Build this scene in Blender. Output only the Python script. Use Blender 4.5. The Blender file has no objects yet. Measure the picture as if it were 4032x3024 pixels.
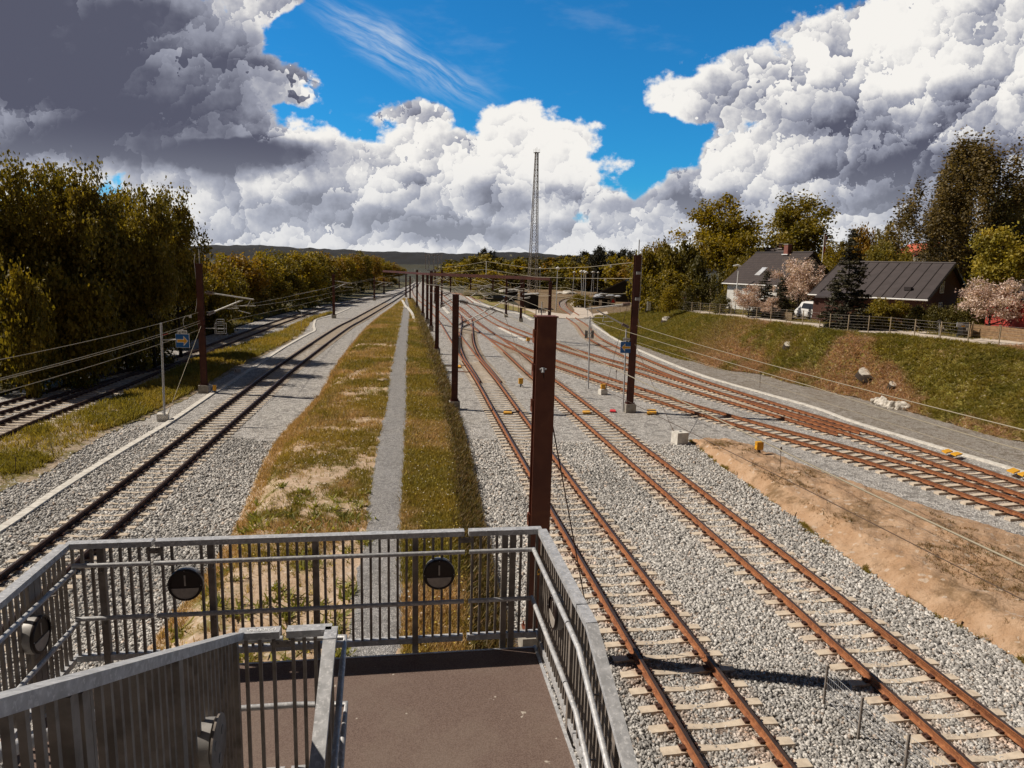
import bpy, bmesh, math, random
import numpy as np
from mathutils import Vector, Matrix
R = math.radians
S = bpy.context.scene
COL = S.collection
# ---------------------------------------------------------------- camera
F_PX, PITCH, ROLL, CAMH = 2800.0, 0.16596, 0.02622, 8.447
camd = bpy.data.cameras.new('camera'); cam = bpy.data.objects.new('camera', camd); COL.objects.link(cam)
camd.sensor_width = 36.0; camd.lens = 36.0*F_PX/4032.0; camd.clip_start = 0.05; camd.clip_end = 20000
_cp, _sp = math.cos(PITCH), math.sin(PITCH); _c, _s = math.cos(ROLL), math.sin(ROLL)
FW = np.array([0, _cp, -_sp]); _up = np.array([0, _sp, _cp]); _rt = np.array([1., 0, 0])
RT = _c*_rt + _s*_up; UP = -_s*_rt + _c*_up
CP = np.array([0, 0, CAMH])
cam.matrix_world = Matrix(((RT[0], UP[0], -FW[0], 0), (RT[1], UP[1], -FW[1], 0), (RT[2], UP[2], -FW[2], CAMH), (0, 0, 0, 1)))
S.camera = cam
S.render.resolution_x, S.render.resolution_y = 1024, 768
def ray(x, y): return FW*F_PX + RT*(x-2016) - UP*(y-1512)
def G(x, y, z=0.0):                      # survey: photo point -> place on the level z
    d = ray(x, y); return CP + d*((z-CAMH)/d[2])
def AY(x, y, Y):                         # photo point -> place at distance Y
    d = ray(x, y); return CP + d*(Y/d[1])
def D(x, y, z=0.0): return G(x*1.8228, y*1.8228, z)
def PRJ(P):
    d = np.asarray(P, float)-CP; z = d@FW
    return 2016+F_PX*(d@RT)/z, 1512-F_PX*(d@UP)/z
# ---------------------------------------------------------------- sun, sky, exposure
SHAD = Vector((0.990, -0.150, 0)).normalized(); ELEV = R(46.0)
sun_dir = Vector((-SHAD.x*math.cos(ELEV), -SHAD.y*math.cos(ELEV), math.sin(ELEV)))   # towards the sun
sd = bpy.data.lights.new('sun', 'SUN'); sd.energy = 4.9; sd.angle = R(0.55); sd.color = (1.0, 0.90, 0.77)
so = bpy.data.objects.new('sun', sd); COL.objects.link(so)
so.rotation_euler = sun_dir.to_track_quat('Z', 'Y').to_euler(); so.location = (0, 0, 60)
S.view_settings.view_transform = 'Standard'; S.view_settings.look = 'None'
S.view_settings.exposure = 0.0; S.view_settings.gamma = 1.0; S.view_settings.use_curve_mapping = False

W = bpy.data.worlds.new('World'); S.world = W; W.use_nodes = True
WT = W.node_tree; WT.nodes.clear()
class V:                                  # tiny expression wrapper over Math / VectorMath nodes
    def __init__(s, t, sock, vec=False): s.t, s.s, s.vec = t, sock, vec
    def _n(s, op, b=None, c=None):
        n = s.t.nodes.new('ShaderNodeMath'); n.operation = op
        for i, q in enumerate((s, b, c)):
            if q is None: continue
            if isinstance(q, V): s.t.links.new(q.s, n.inputs[i])
            else: n.inputs[i].default_value = float(q)
        return V(s.t, n.outputs[0])
    def _v(s, op, b):
        n = s.t.nodes.new('ShaderNodeVectorMath'); n.operation = op
        s.t.links.new(s.s, n.inputs[0])
        if isinstance(b, V): s.t.links.new(b.s, n.inputs[1])
        else: n.inputs[1].default_value = b
        return V(s.t, n.outputs['Value'] if op in ('DOT_PRODUCT', 'LENGTH') else n.outputs[0], op not in ('DOT_PRODUCT', 'LENGTH'))
    def __add__(s, o): return s._v('ADD', o) if s.vec else s._n('ADD', o)
    def __sub__(s, o): return s._v('SUBTRACT', o) if s.vec else s._n('SUBTRACT', o)
    def __mul__(s, o): return s._v('MULTIPLY', o) if s.vec else s._n('MULTIPLY', o)
    def __truediv__(s, o): return s._n('DIVIDE', o)
    def max(s, o): return s._n('MAXIMUM', o)
    def min(s, o): return s._n('MINIMUM', o)
    def clamp(s): 
        r = s._n('ADD', 0.0); r.s.node.use_clamp = True; return r
    def step(s, a, b):                    # smoothstep
        n = s.t.nodes.new('ShaderNodeMapRange'); n.interpolation_type = 'SMOOTHSTEP'
        s.t.links.new(s.s, n.inputs[0]); n.inputs[1].default_value = a; n.inputs[2].default_value = b
        return V(s.t, n.outputs[0])
def tnoise(t, vec, scale, detail=6, rough=.55, dist=0.0, color=False, lac=2.0):
    n = t.nodes.new('ShaderNodeTexNoise'); n.noise_dimensions = '2D'
    n.inputs['Scale'].default_value = scale; n.inputs['Detail'].default_value = detail
    n.inputs['Roughness'].default_value = rough; n.inputs['Distortion'].default_value = dist; n.inputs['Lacunarity'].default_value = lac
    t.links.new(vec.s, n.inputs['Vector'])
    return V(t, n.outputs['Color'], True) if color else V(t, n.outputs['Fac'])
def tvor(t, vec, scale, detail=3, rough=.5):
    n = t.nodes.new('ShaderNodeTexVoronoi'); n.feature = 'F1'; n.voronoi_dimensions = '2D'; n.normalize = True
    n.inputs['Scale'].default_value = scale; n.inputs['Detail'].default_value = detail; n.inputs['Roughness'].default_value = rough
    t.links.new(vec.s, n.inputs['Vector']); return V(t, n.outputs['Distance'])
def mixc(t, fac, a, b):
    n = t.nodes.new('ShaderNodeMix'); n.data_type = 'RGBA'; n.clamp_factor = True
    if isinstance(fac, V): t.links.new(fac.s, n.inputs[0])
    else: n.inputs[0].default_value = fac
    for i, q in ((6, a), (7, b)):
        if isinstance(q, V): t.links.new(q.s, n.inputs[i])
        else: n.inputs[i].default_value = (*q, 1)
    return V(t, n.outputs[2], True)
def UV(x, y):                             # cloud chart: tangent of bearing, tangent of height
    d = ray(x*1.8228, y*1.8228); return (d[0]/d[1], d[2]/d[1])
# cumulus masses of this sky: (x, y, rx, ry)
CLOUDS = [(-60,150,330,240),(190,130,350,180),(400,190,170,110),(200,290,420,85),(520,330,230,55),(720,360,180,42),(560,150,62,48),(612,180,58,40),(655,218,30,24),(520,70,50,60),(590,20,36,28),
 (905,268,60,34),(960,330,110,55),(1105,300,78,62),(1180,320,90,66),(1230,385,90,55),(1090,400,230,80),(880,430,200,70),(640,400,220,62),(440,420,180,70),(700,500,900,62),(500,540,900,40),(1500,540,700,36),(1330,440,60,38),
 (1470,425,66,40),(1500,490,180,60),(1420,520,260,40),(1300,490,50,32),(1560,350,46,34),(1600,400,90,90),(1500,215,80,48),(1590,205,120,62),(1740,190,180,95),(1960,150,260,150),(2200,90,240,170),(1900,360,330,130),(2150,330,260,230),(1760,480,420,70)]
DARKS = [(120,150,430,175),(330,250,260,90),(500,335,330,45),(150,290,330,60),(1830,250,200,75),(1960,400,330,110),(1130,430,190,38),(640,445,150,30),(860,480,220,26),(1560,445,90,30),(2120,230,170,60),(1000,500,260,25)]
def cloud_group():
    g = bpy.data.node_groups.new('cloud_field', 'ShaderNodeTree')
    g.interface.new_socket('P', in_out='INPUT', socket_type='NodeSocketVector')
    g.interface.new_socket('F', in_out='OUTPUT', socket_type='NodeSocketFloat')
    i = g.nodes.new('NodeGroupInput'); o = g.nodes.new('NodeGroupOutput')
    p = V(g, i.outputs[0], True)
    w = (tnoise(g, p, 7.0, 3, .55, color=True) - (.5, .5, .5)) * (.085, .06, 0)
    q = p + w
    acc = None
    for (x, y, rx, ry) in CLOUDS:
        c = UV(x, y); k = 1.8228/F_PX*1.06
        d = (q - (c[0], c[1], 0)) * (1/(rx*k), 1/(ry*k), 0)
        b = V(g, d._v('LENGTH', (0, 0, 0)).s)._n('MULTIPLY_ADD', -1.0, 1.0) * (min(rx, ry)*1.8228/F_PX*7+.35)
        if acc is None: acc = b
        else:
            n = acc._n('SMOOTH_MAX', b, .06); acc = n
    nb = tvor(g, p * (1, 1.25, 1), 13.0, 4, .55)
    nf = tnoise(g, p * (1, 1.3, 1), 26.0, 7, .6)
    f = acc.min(.75) + (nb*-1.0+.42) * .62 + (nf - .5) * .55
    g.links.new(f.s, o.inputs[0])
    return g
CG = cloud_group()
def cf(p):
    n = WT.nodes.new('ShaderNodeGroup'); n.node_tree = CG; WT.links.new(p.s, n.inputs[0]); return V(WT, n.outputs[0])
tc = WT.nodes.new('ShaderNodeTexCoord'); sx = WT.nodes.new('ShaderNodeSeparateXYZ'); WT.links.new(tc.outputs['Generated'], sx.inputs[0])
X, Y, Z = (V(WT, sx.outputs[k]) for k in range(3))
ya = Y._n('ABSOLUTE').max(.06)
cx = WT.nodes.new('ShaderNodeCombineXYZ')
WT.links.new((X/ya).s, cx.inputs[0]); WT.links.new((Z/ya).s, cx.inputs[1]); WT.links.new((Y._n('SIGN')*1.7).s, cx.inputs[2])
P = V(WT, cx.outputs[0], True)
f0 = cf(P)
dens = f0.step(-.02, .14)
sky = WT.nodes.new('ShaderNodeTexSky'); sky.sky_type = 'NISHITA'; sky.sun_disc = False
sky.sun_elevation = ELEV; sky.sun_rotation = math.atan2(sun_dir.x, sun_dir.y); sky.altitude = 50; sky.air_density = 1.0; sky.dust_density = .3; sky.ozone_density = 2.0
skyc = V(WT, sky.outputs[0], True) * (.012, .074, .118)
# high thin cirrus
ci_c = UV(870, 115); kk = 1.8228/F_PX
cd = (P - (ci_c[0], ci_c[1], 0))
rotn = WT.nodes.new('ShaderNodeVectorRotate'); rotn.rotation_type = 'Z_AXIS'; rotn.inputs['Angle'].default_value = R(27); WT.links.new(cd.s, rotn.inputs['Vector'])
cr = V(WT, rotn.outputs[0], True)
cmask = V(WT, (cr * (1/(250*kk), 1/(62*kk), 0))._v('LENGTH', (0, 0, 0)).s)._n('MULTIPLY_ADD', -1.0, 1.0).step(-.05, .75)
cw = cr + (tnoise(WT, cr, 9, 3, .5, color=True) - (.5, .5, .5)) * (.05, .03, 0)
cn = tnoise(WT, cw * (6, 42, 1), 1.3, 7, .62).step(.34, .78)
thin = tnoise(WT, P * (3, 9, 1), 2.0, 5, .6).step(.55, .85) * .10
cirrus = (cmask * cn * .62 + thin).clamp()
# cumulus light and shade: tops turned to the sun are white, bases and lee sides grey
acc = None
pd = P + (tnoise(WT, P * (1, 1.5, 1), 5.0, 5, .6, color=True) - (.5, .5, .5)) * (.10, .055, 0)
for (x, y, rx, ry) in DARKS:
    c = UV(x, y)
    b = V(WT, ((pd - (c[0], c[1], 0)) * (1/(rx*kk), 1/(ry*kk), 0))._v('LENGTH', (0, 0, 0)).s)._n('MULTIPLY_ADD', -1.0, 1.0)
    acc = b if acc is None else acc.max(b)
dk = acc.step(-.45, .75)
bank = V(WT, ((pd - (*UV(120, 165), 0)) * (1/(640*kk), 1/(285*kk), 0))._v('LENGTH', (0, 0, 0)).s)._n('MULTIPLY_ADD', -1.0, 1.0)
bank = bank.max(V(WT, ((pd - (*UV(430, 335), 0)) * (1/(420*kk), 1/(60*kk), 0))._v('LENGTH', (0, 0, 0)).s)._n('MULTIPLY_ADD', -1.0, .9)).step(-.10, .50)
def puffs(scale, w, amp, seedv):            # rounded heads, each lit from the upper left
    q = P * (1, 1.2, 1) + (tnoise(WT, P + (seedv, 0, 0), scale*1.1, 5, .62, color=True) - (.5, .5, .5)) * (w/scale, w/scale, 0) + (seedv, seedv*.7, 0)
    n = WT.nodes.new('ShaderNodeTexVoronoi'); n.voronoi_dimensions = '2D'; n.feature = 'F1'; n.inputs['Scale'].default_value = scale
    WT.links.new(q.s, n.inputs['Vector']); d = q - V(WT, n.outputs['Position'], True)
    return (d * (-.62*scale*amp, .78*scale*amp, 0))._v('DOT_PRODUCT', (1, 1, 1))
rel = puffs(5.0, 1.5, .50, 1.3) + puffs(11.0, 1.6, .44, 4.1) + puffs(24.0, 1.8, .26, 7.7) + (tnoise(WT, P, 40.0, 5, .6) - .5) * .35
soft = tnoise(WT, P * (1, 2.2, 1), 4.0, 4, .5)
tone = (rel * (.80 + 0) * (bank * -.62 + 1) + .68 + f0.step(.45, .02) * .16 - dk * .34 - bank * .37 - (soft - .45) * .9).clamp()
ccol = mixc(WT, tone.step(-.02, .42), (.095, .100, .145), (.33, .345, .42))
ccol = mixc(WT, tone.step(.30, .82), ccol, (.92, .895, .855))
lowc = Z.step(.16, .03)
ccol = mixc(WT, lowc * .38, ccol, (.56, .60, .68))
base = base if False else None
hz = Z.step(.11, .015)
base = mixc(WT, cirrus, skyc, (.72, .78, .84))
base = mixc(WT, hz * .75, base, (.50, .56, .66))
vis = mixc(WT, dens, base, ccol)
# overhead and behind the viewer the sky is dimmed to lower the ambient light
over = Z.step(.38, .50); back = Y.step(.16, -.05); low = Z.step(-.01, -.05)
bg = WT.nodes.new('ShaderNodeBackground'); bg.inputs['Strength'].default_value = 1.0; WT.links.new(vis.s, bg.inputs[0])
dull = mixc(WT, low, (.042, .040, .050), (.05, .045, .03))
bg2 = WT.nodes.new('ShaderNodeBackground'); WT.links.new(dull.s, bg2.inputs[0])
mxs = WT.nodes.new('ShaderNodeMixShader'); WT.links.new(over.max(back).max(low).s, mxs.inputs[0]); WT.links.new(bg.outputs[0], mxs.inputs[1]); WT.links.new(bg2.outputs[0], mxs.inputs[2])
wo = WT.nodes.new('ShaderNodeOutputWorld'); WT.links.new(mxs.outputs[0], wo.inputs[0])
W.cycles.sampling_method = 'NONE'
S.render.engine = 'CYCLES'; S.cycles.max_bounces = 5; S.cycles.transparent_max_bounces = 8
# ================================================================ materials
MATS = {}
def newmat(name):
    m = bpy.data.materials.new(name); m.use_nodes = True; t = m.node_tree; t.nodes.clear()
    b = t.nodes.new('ShaderNodeBsdfPrincipled'); o = t.nodes.new('ShaderNodeOutputMaterial'); t.links.new(b.outputs[0], o.inputs[0])
    MATS[name] = m; return m, t, b, o
def pos(t):
    g = t.nodes.new('ShaderNodeNewGeometry'); return V(t, g.outputs['Position'], True)
def n3(t, vec, scale, detail=4, rough=.55, color=False):
    r = tnoise(t, vec, scale, detail, rough, color=color); r.s.node.noise_dimensions = '3D'; return r
def bump(t, b, h, strength=.3, dist=.02):
    n = t.nodes.new('ShaderNodeBump'); n.inputs['Strength'].default_value = strength; n.inputs['Distance'].default_value = dist
    t.links.new(h.s, n.inputs['Height']); t.links.new(n.outputs[0], b.inputs['Normal'])
def simple(name, c1, c2=None, scale=3.0, rough=.7, metal=0.0, bmp=0.0, bscale=30, detail=4, lo=.35, hi=.65, c3=None, scale3=20):
    m, t, b, o = newmat(name); p = pos(t)
    b.inputs['Roughness'].default_value = rough; b.inputs['Metallic'].default_value = metal
    c = None
    if c2: c = mixc(t, n3(t, p, scale, detail).step(lo, hi), c1, c2)
    if c3: c = mixc(t, n3(t, p, scale3, 3).step(.52, .68), c, c3)
    if c is None: b.inputs['Base Color'].default_value = (*c1, 1)
    else: t.links.new(c.s, b.inputs['Base Color'])
    if bmp: bump(t, b, n3(t, p, bscale, 4), bmp, .01)
    return m
simple('rail_rust', (.31, .118, .045), (.20, .070, .028), 5, .8, 0, .4, 60, c3=(.38, .16, .065), scale3=14)
simple('rail_head', (.060, .040, .034), (.09, .058, .045), 8, .42, .3)
simple('rail_rust_shaded', (.085, .034, .02), (.05, .02, .014), 6, .8, 0, .4, 60)  # rust darkened with the shade on the left rails; also clips and guy rod
simple('mast_steel', (.085, .021, .012), (.062, .015, .009), 2.5, .62, 0, .15, 40, c3=(.11, .03, .015), scale3=1.2)
simple('mast_near', (.15, .042, .019), (.115, .030, .014), 2.5, .6, 0, .2, 40, c3=(.19, .060, .026), scale3=1.4)
simple('concrete', (.42, .39, .34), (.30, .275, .24), 6, .85, 0, .4, 40)
simple('concrete_white', (.72, .69, .63), (.55, .52, .47), 5, .85, 0, .3, 40)
simple('galvanised', (.50, .505, .52), (.36, .365, .375), 14, .5, .15, .10, 60, c3=(.62, .62, .63), scale3=40)
simple('galvanised_shaded', (.26, .225, .195), (.19, .162, .14), 9, .62, .05, .25, 50, c3=(.14, .118, .10), scale3=5)  # warm dark tone of backlit steel put into the base colour
simple('white_tube', (.70, .69, .66), (.55, .54, .52), 8, .45, .1)
simple('insulator', (.16, .10, .08), None, 1, .4)
simple('wire_pale', (.38, .33, .24), None, 1, .6, .3)
simple('wire_dark', (.10, .065, .045), None, 1, .6, .3)
simple('sign_blue', (.012, .13, .42), None, 1, .45)
simple('sign_white', (.80, .80, .78), None, 1, .5)
simple('sign_grey', (.24, .235, .23), (.17, .165, .16), 12, .55, .4)
simple('sign_orange', (.85, .42, .02), None, 1, .5)
simple('sign_red', (.55, .02, .02), None, 1, .5)
simple('black_plastic', (.012, .011, .011), None, 1, .35)
simple('lamp_black', (.018, .008, .007), (.012, .006, .005), 20, .45)
simple('lamp_glass', (.42, .38, .34), (.33, .30, .27), 25, .35)
simple('lamp_body', (.34, .33, .32), (.27, .26, .25), 12, .5, .2)
simple('yellow_box', (.80, .42, .02), (.66, .32, .02), 8, .5)
simple('timber', (.30, .19, .10), (.20, .12, .06), 5, .85)
simple('timber_pale', (.42, .33, .22), (.30, .23, .15), 7, .9)
simple('bark', (.045, .030, .020), (.025, .017, .012), 6, .95, 0, .5, 20)
simple('bark_birch', (.55, .50, .45), (.08, .06, .05), 2.2, .9, 0, .3, 20, lo=.48, hi=.56)
simple('brick_dark', (.105, .042, .030), (.07, .028, .02), 9, .9, 0, .3, 40)
simple('render_white', (.62, .61, .58), (.52, .51, .48), 2, .85)
simple('render_red', (.42, .05, .035), (.34, .04, .03), 3, .85)
simple('render_grey', (.26, .25, .23), (.17, .16, .15), 1.2, .9)
simple('metal_roof', (.080, .066, .066), (.065, .054, .054), 1.2, .6, .1)
simple('metal_roof_seam', (.045, .036, .036), None, 1, .55, .2)
simple('roof_orange', (.55, .13, .07), (.42, .09, .05), 3, .8)
simple('shed_black', (.022, .019, .018), (.014, .012, .012), 4, .85)
simple('felt_roof', (.40, .39, .37), (.28, .27, .26), 2, .9)
simple('car_white', (.78, .78, .77), None, 1, .25)
simple('car_silver', (.30, .31, .33), None, 1, .3, .6)
simple('car_dark', (.03, .03, .035), None, 1, .3, .3)
simple('car_red_light', (.35, .02, .015), None, 1, .3)
simple('tyre', (.02, .02, .02), None, 1, .85)
simple('glass_dark', (.02, .022, .025), None, 1, .08)
simple('tarp', (.50, .52, .56), (.36, .38, .42), 2.5, .6, 0, .4, 4)
simple('clay', (.34, .26, .17), (.26, .19, .12), 2, .95, 0, .5, 12)
simple('stone', (.66, .62, .55), (.45, .41, .36), 4, .9, 0, .5, 20)
simple('chimney_brick', (.26, .10, .075), (.20, .075, .055), 8, .9)
simple('cloth_red', (.6, .03, .04), None, 1, .8)

# sleepers: cream concrete, rust washed on beside the rails
m, t, b, o = newmat('sleeper_concrete'); p = pos(t); oc = t.nodes.new('ShaderNodeTexCoord'); ox = t.nodes.new('ShaderNodeSeparateXYZ'); t.links.new(oc.outputs['Object'], ox.inputs[0])
c = mixc(t, n3(t, p, 5, 4).step(.35, .7), (.66, .56, .44), (.50, .42, .33))
near = (V(t, ox.outputs[0])._n('ABSOLUTE') - .75)._n('ABSOLUTE').step(.30, .06)
c = mixc(t, near * n3(t, p, 4, 3).step(.40, .62) * .7, c, (.36, .17, .08))
t.links.new(c.s, b.inputs['Base Color']); b.inputs['Roughness'].default_value = .85; bump(t, b, n3(t, p, 45, 3), .3, .01)
simple('sleeper_old', (.30, .25, .20), (.20, .16, .12), 4, .9, 0, .3, 40)

# ballast: crushed granite, a random grey for each stone, shade between stones mixed into the colour
def ballast(name, cols, sc=17.0, far=5.5, dark=.5):
    m, t, b, o = newmat(name); p = pos(t)
    v = t.nodes.new('ShaderNodeTexVoronoi'); v.inputs['Scale'].default_value = sc; v.inputs['Randomness'].default_value = 1
    pw = p + (n3(t, p, 30, 2, color=True) - (.5, .5, .5)) * (.02, .02, .02)
    t.links.new(pw.s, v.inputs['Vector'])
    sp = t.nodes.new('ShaderNodeSeparateColor'); t.links.new(v.outputs['Color'], sp.inputs[0])
    rnd = V(t, sp.outputs[0]); gap = V(t, v.outputs['Distance']).step(.62, .30)
    c = mixc(t, rnd, cols[0], cols[1])
    c = mixc(t, V(t, sp.outputs[1]).step(.72, .80), c, cols[2])
    v2 = t.nodes.new('ShaderNodeTexVoronoi'); v2.inputs['Scale'].default_value = far; t.links.new(p.s, v2.inputs['Vector'])
    s2 = t.nodes.new('ShaderNodeSeparateColor'); t.links.new(v2.outputs['Color'], s2.inputs[0])
    c = mixc(t, V(t, s2.outputs[0]).step(.55, .9) * .55, c, cols[3])
    c = mixc(t, n3(t, p, .35, 4).step(.48, .72) * .35, c, cols[4])
    g = t.nodes.new('ShaderNodeMix'); g.data_type = 'RGBA'; g.blend_type = 'MULTIPLY'; g.inputs[0].default_value = dark
    t.links.new(c.s, g.inputs[6]); gg = mixc(t, gap, (.08, .07, .06), (1, 1, 1)); t.links.new(gg.s, g.inputs[7])
    t.links.new(g.outputs[2], b.inputs['Base Color']); b.inputs['Roughness'].default_value = .85
    h = gap + rnd * .8 + n3(t, p, 60, 2) * .3
    bump(t, b, h, .9, .035)
    return m
ballast('ballast', [(.38, .36, .34), (.84, .80, .76), (.90, .88, .84), (.20, .185, .17), (.56, .52, .47)], 17.0, 4.2, .45)
ballast('ballast_rusty', [(.30, .25, .21), (.62, .53, .46), (.70, .62, .55), (.22, .15, .11), (.40, .29, .22)], 17.0, 4.2, .5)
ballast('gravel_grey', [(.34, .325, .32), (.60, .58, .57), (.70, .68, .66), (.30, .29, .28), (.46, .44, .42)], 30, 9, .4)
ballast('gravel_weedy', [(.32, .28, .24), (.60, .54, .48), (.74, .70, .64), (.22, .17, .11), (.34, .26, .17)], 20, 4, .5)
m, t, b, o = newmat('stone_bits'); oi = t.nodes.new('ShaderNodeAttribute'); oi.attribute_name = 'col'
t.links.new(oi.outputs['Color'], b.inputs['Base Color']); b.inputs['Roughness'].default_value = .85
# bare soil with dead stalks and thin turf showing as patches
def soil(name, a, bb, c_, turf=None, tlo=.5, thi=.62, tscale=.9, bs=.5):
    m, t, b, o = newmat(name); p = pos(t)
    c = mixc(t, n3(t, p, 1.3, 6, .62).step(.35, .68), a, bb)
    c = mixc(t, n3(t, p, 11, 5, .65).step(.55, .70) * .7, c, c_)
    if turf: c = mixc(t, n3(t, p, tscale, 7, .68).step(tlo, thi), c, turf)
    v = t.nodes.new('ShaderNodeTexVoronoi'); v.inputs['Scale'].default_value = 8; t.links.new(p.s, v.inputs['Vector'])
    s2 = t.nodes.new('ShaderNodeSeparateColor'); t.links.new(v.outputs['Color'], s2.inputs[0])
    c = mixc(t, V(t, s2.outputs[0]).step(.93, .96) * .6, c, (.62, .52, .42))
    t.links.new(c.s, b.inputs['Base Color']); b.inputs['Roughness'].default_value = .95
    bump(t, b, n3(t, p, 9, 6, .7), bs, .12)
    return m
soil('berm_soil', (.44, .31, .20), (.58, .44, .32), (.26, .17, .09), (.20, .165, .045), .50, .66)
soil('mound_soil', (.46, .285, .165), (.56, .38, .245), (.25, .14, .07), (.24, .15, .075), .53, .66, .55, .8)
soil('mound_top', (.40, .26, .15), (.28, .17, .09), (.15, .09, .045), (.16, .10, .045), .48, .68, 1.6)
soil('strip_soil', (.33, .26, .185), (.44, .34, .25), (.19, .14, .08), (.17, .14, .04), .44, .60)
soil('bank_soil', (.18, .165, .025), (.23, .18, .04), (.12, .10, .02), (.34, .21, .12), .50, .62, .16, .5)
soil('field_soil', (.20, .125, .06), (.15, .10, .045), (.12, .075, .04), (.11, .10, .025), .5, .7, .12)
soil('wood_floor', (.05, .045, .014), (.075, .065, .018), (.03, .025, .01), (.09, .08, .02), .5, .7, .2)
soil('village_soil', (.11, .095, .028), (.14, .105, .045), (.07, .055, .02), (.09, .085, .02), .5, .7, .3)
simple('gravel_road', (.62, .54, .46), (.50, .43, .36), 1.5, .95, 0, .4, 30, c3=(.40, .34, .28), scale3=2.5)
# hills: dark woods
m, t, b, o = newmat('hill_wood'); p = pos(t)
c = mixc(t, n3(t, p, .02, 6, .7).step(.3, .7), (.003, .003, .0025), (.009, .007, .005)); t.links.new(c.s, b.inputs['Base Color']); b.inputs['Roughness'].default_value = 1
simple('field_green', (.030, .031, .014), (.045, .04, .018), .01, 1)
# asphalt-like deck
m, t, b, o = newmat('deck_coat'); p = pos(t)
c = mixc(t, n3(t, p, 95, 3, .7).step(.35, .65), (.105, .066, .052), (.19, .135, .112))
c = mixc(t, n3(t, p, 1.6, 5, .6).step(.45, .75) * .35, c, (.22, .175, .14))
c = mixc(t, n3(t, p, 9, 2).step(.73, .76), c, (.45, .40, .34))
t.links.new(c.s, b.inputs['Base Color']); b.inputs['Roughness'].default_value = .8; bump(t, b, n3(t, p, 120, 2), .5, .004)
# roof tiles
m, t, b, o = newmat('roof_tile'); tcx = t.nodes.new('ShaderNodeTexCoord')
wv = t.nodes.new('ShaderNodeTexBrick'); t.links.new(tcx.outputs['UV'], wv.inputs['Vector']); wv.inputs['Scale'].default_value = 1
wv.inputs['Color1'].default_value = (.040, .026, .024, 1); wv.inputs['Color2'].default_value = (.058, .040, .036, 1); wv.inputs['Mortar'].default_value = (.014, .009, .008, 1)
wv.inputs['Mortar Size'].default_value = .03; wv.inputs['Brick Width'].default_value = .3; wv.inputs['Row Height'].default_value = .35; wv.offset = 0
t.links.new(wv.outputs[0], b.inputs['Base Color']); b.inputs['Roughness'].default_value = .6
# leaves and blades: colour from the mesh's own variation, light passes through
def leafmat(name, tint, trans=.42, rough=.6):
    m, t, b, o = newmat(name); a = t.nodes.new('ShaderNodeAttribute'); a.attribute_name = 'col'
    c = V(t, a.outputs['Color'], True) * tint
    t.links.new(c.s, b.inputs['Base Color']); b.inputs['Roughness'].default_value = rough
    tr = t.nodes.new('ShaderNodeBsdfTranslucent'); t.links.new((c * (1.15, 1.1, .7)).s, tr.inputs[0])
    mx = t.nodes.new('ShaderNodeMixShader'); mx.inputs[0].default_value = trans
    t.links.new(b.outputs[0], mx.inputs[1]); t.links.new(tr.outputs[0], mx.inputs[2]); t.links.new(mx.outputs[0], o.inputs[0])
    return m
leafmat('leaf', (1.9, 1.7, 1.3)); leafmat('needle', (1, 1, 1), .12, .7); leafmat('blossom', (1, 1, 1), .3); leafmat('blade', (1.75, 1.65, 1.6), .42)

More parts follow.
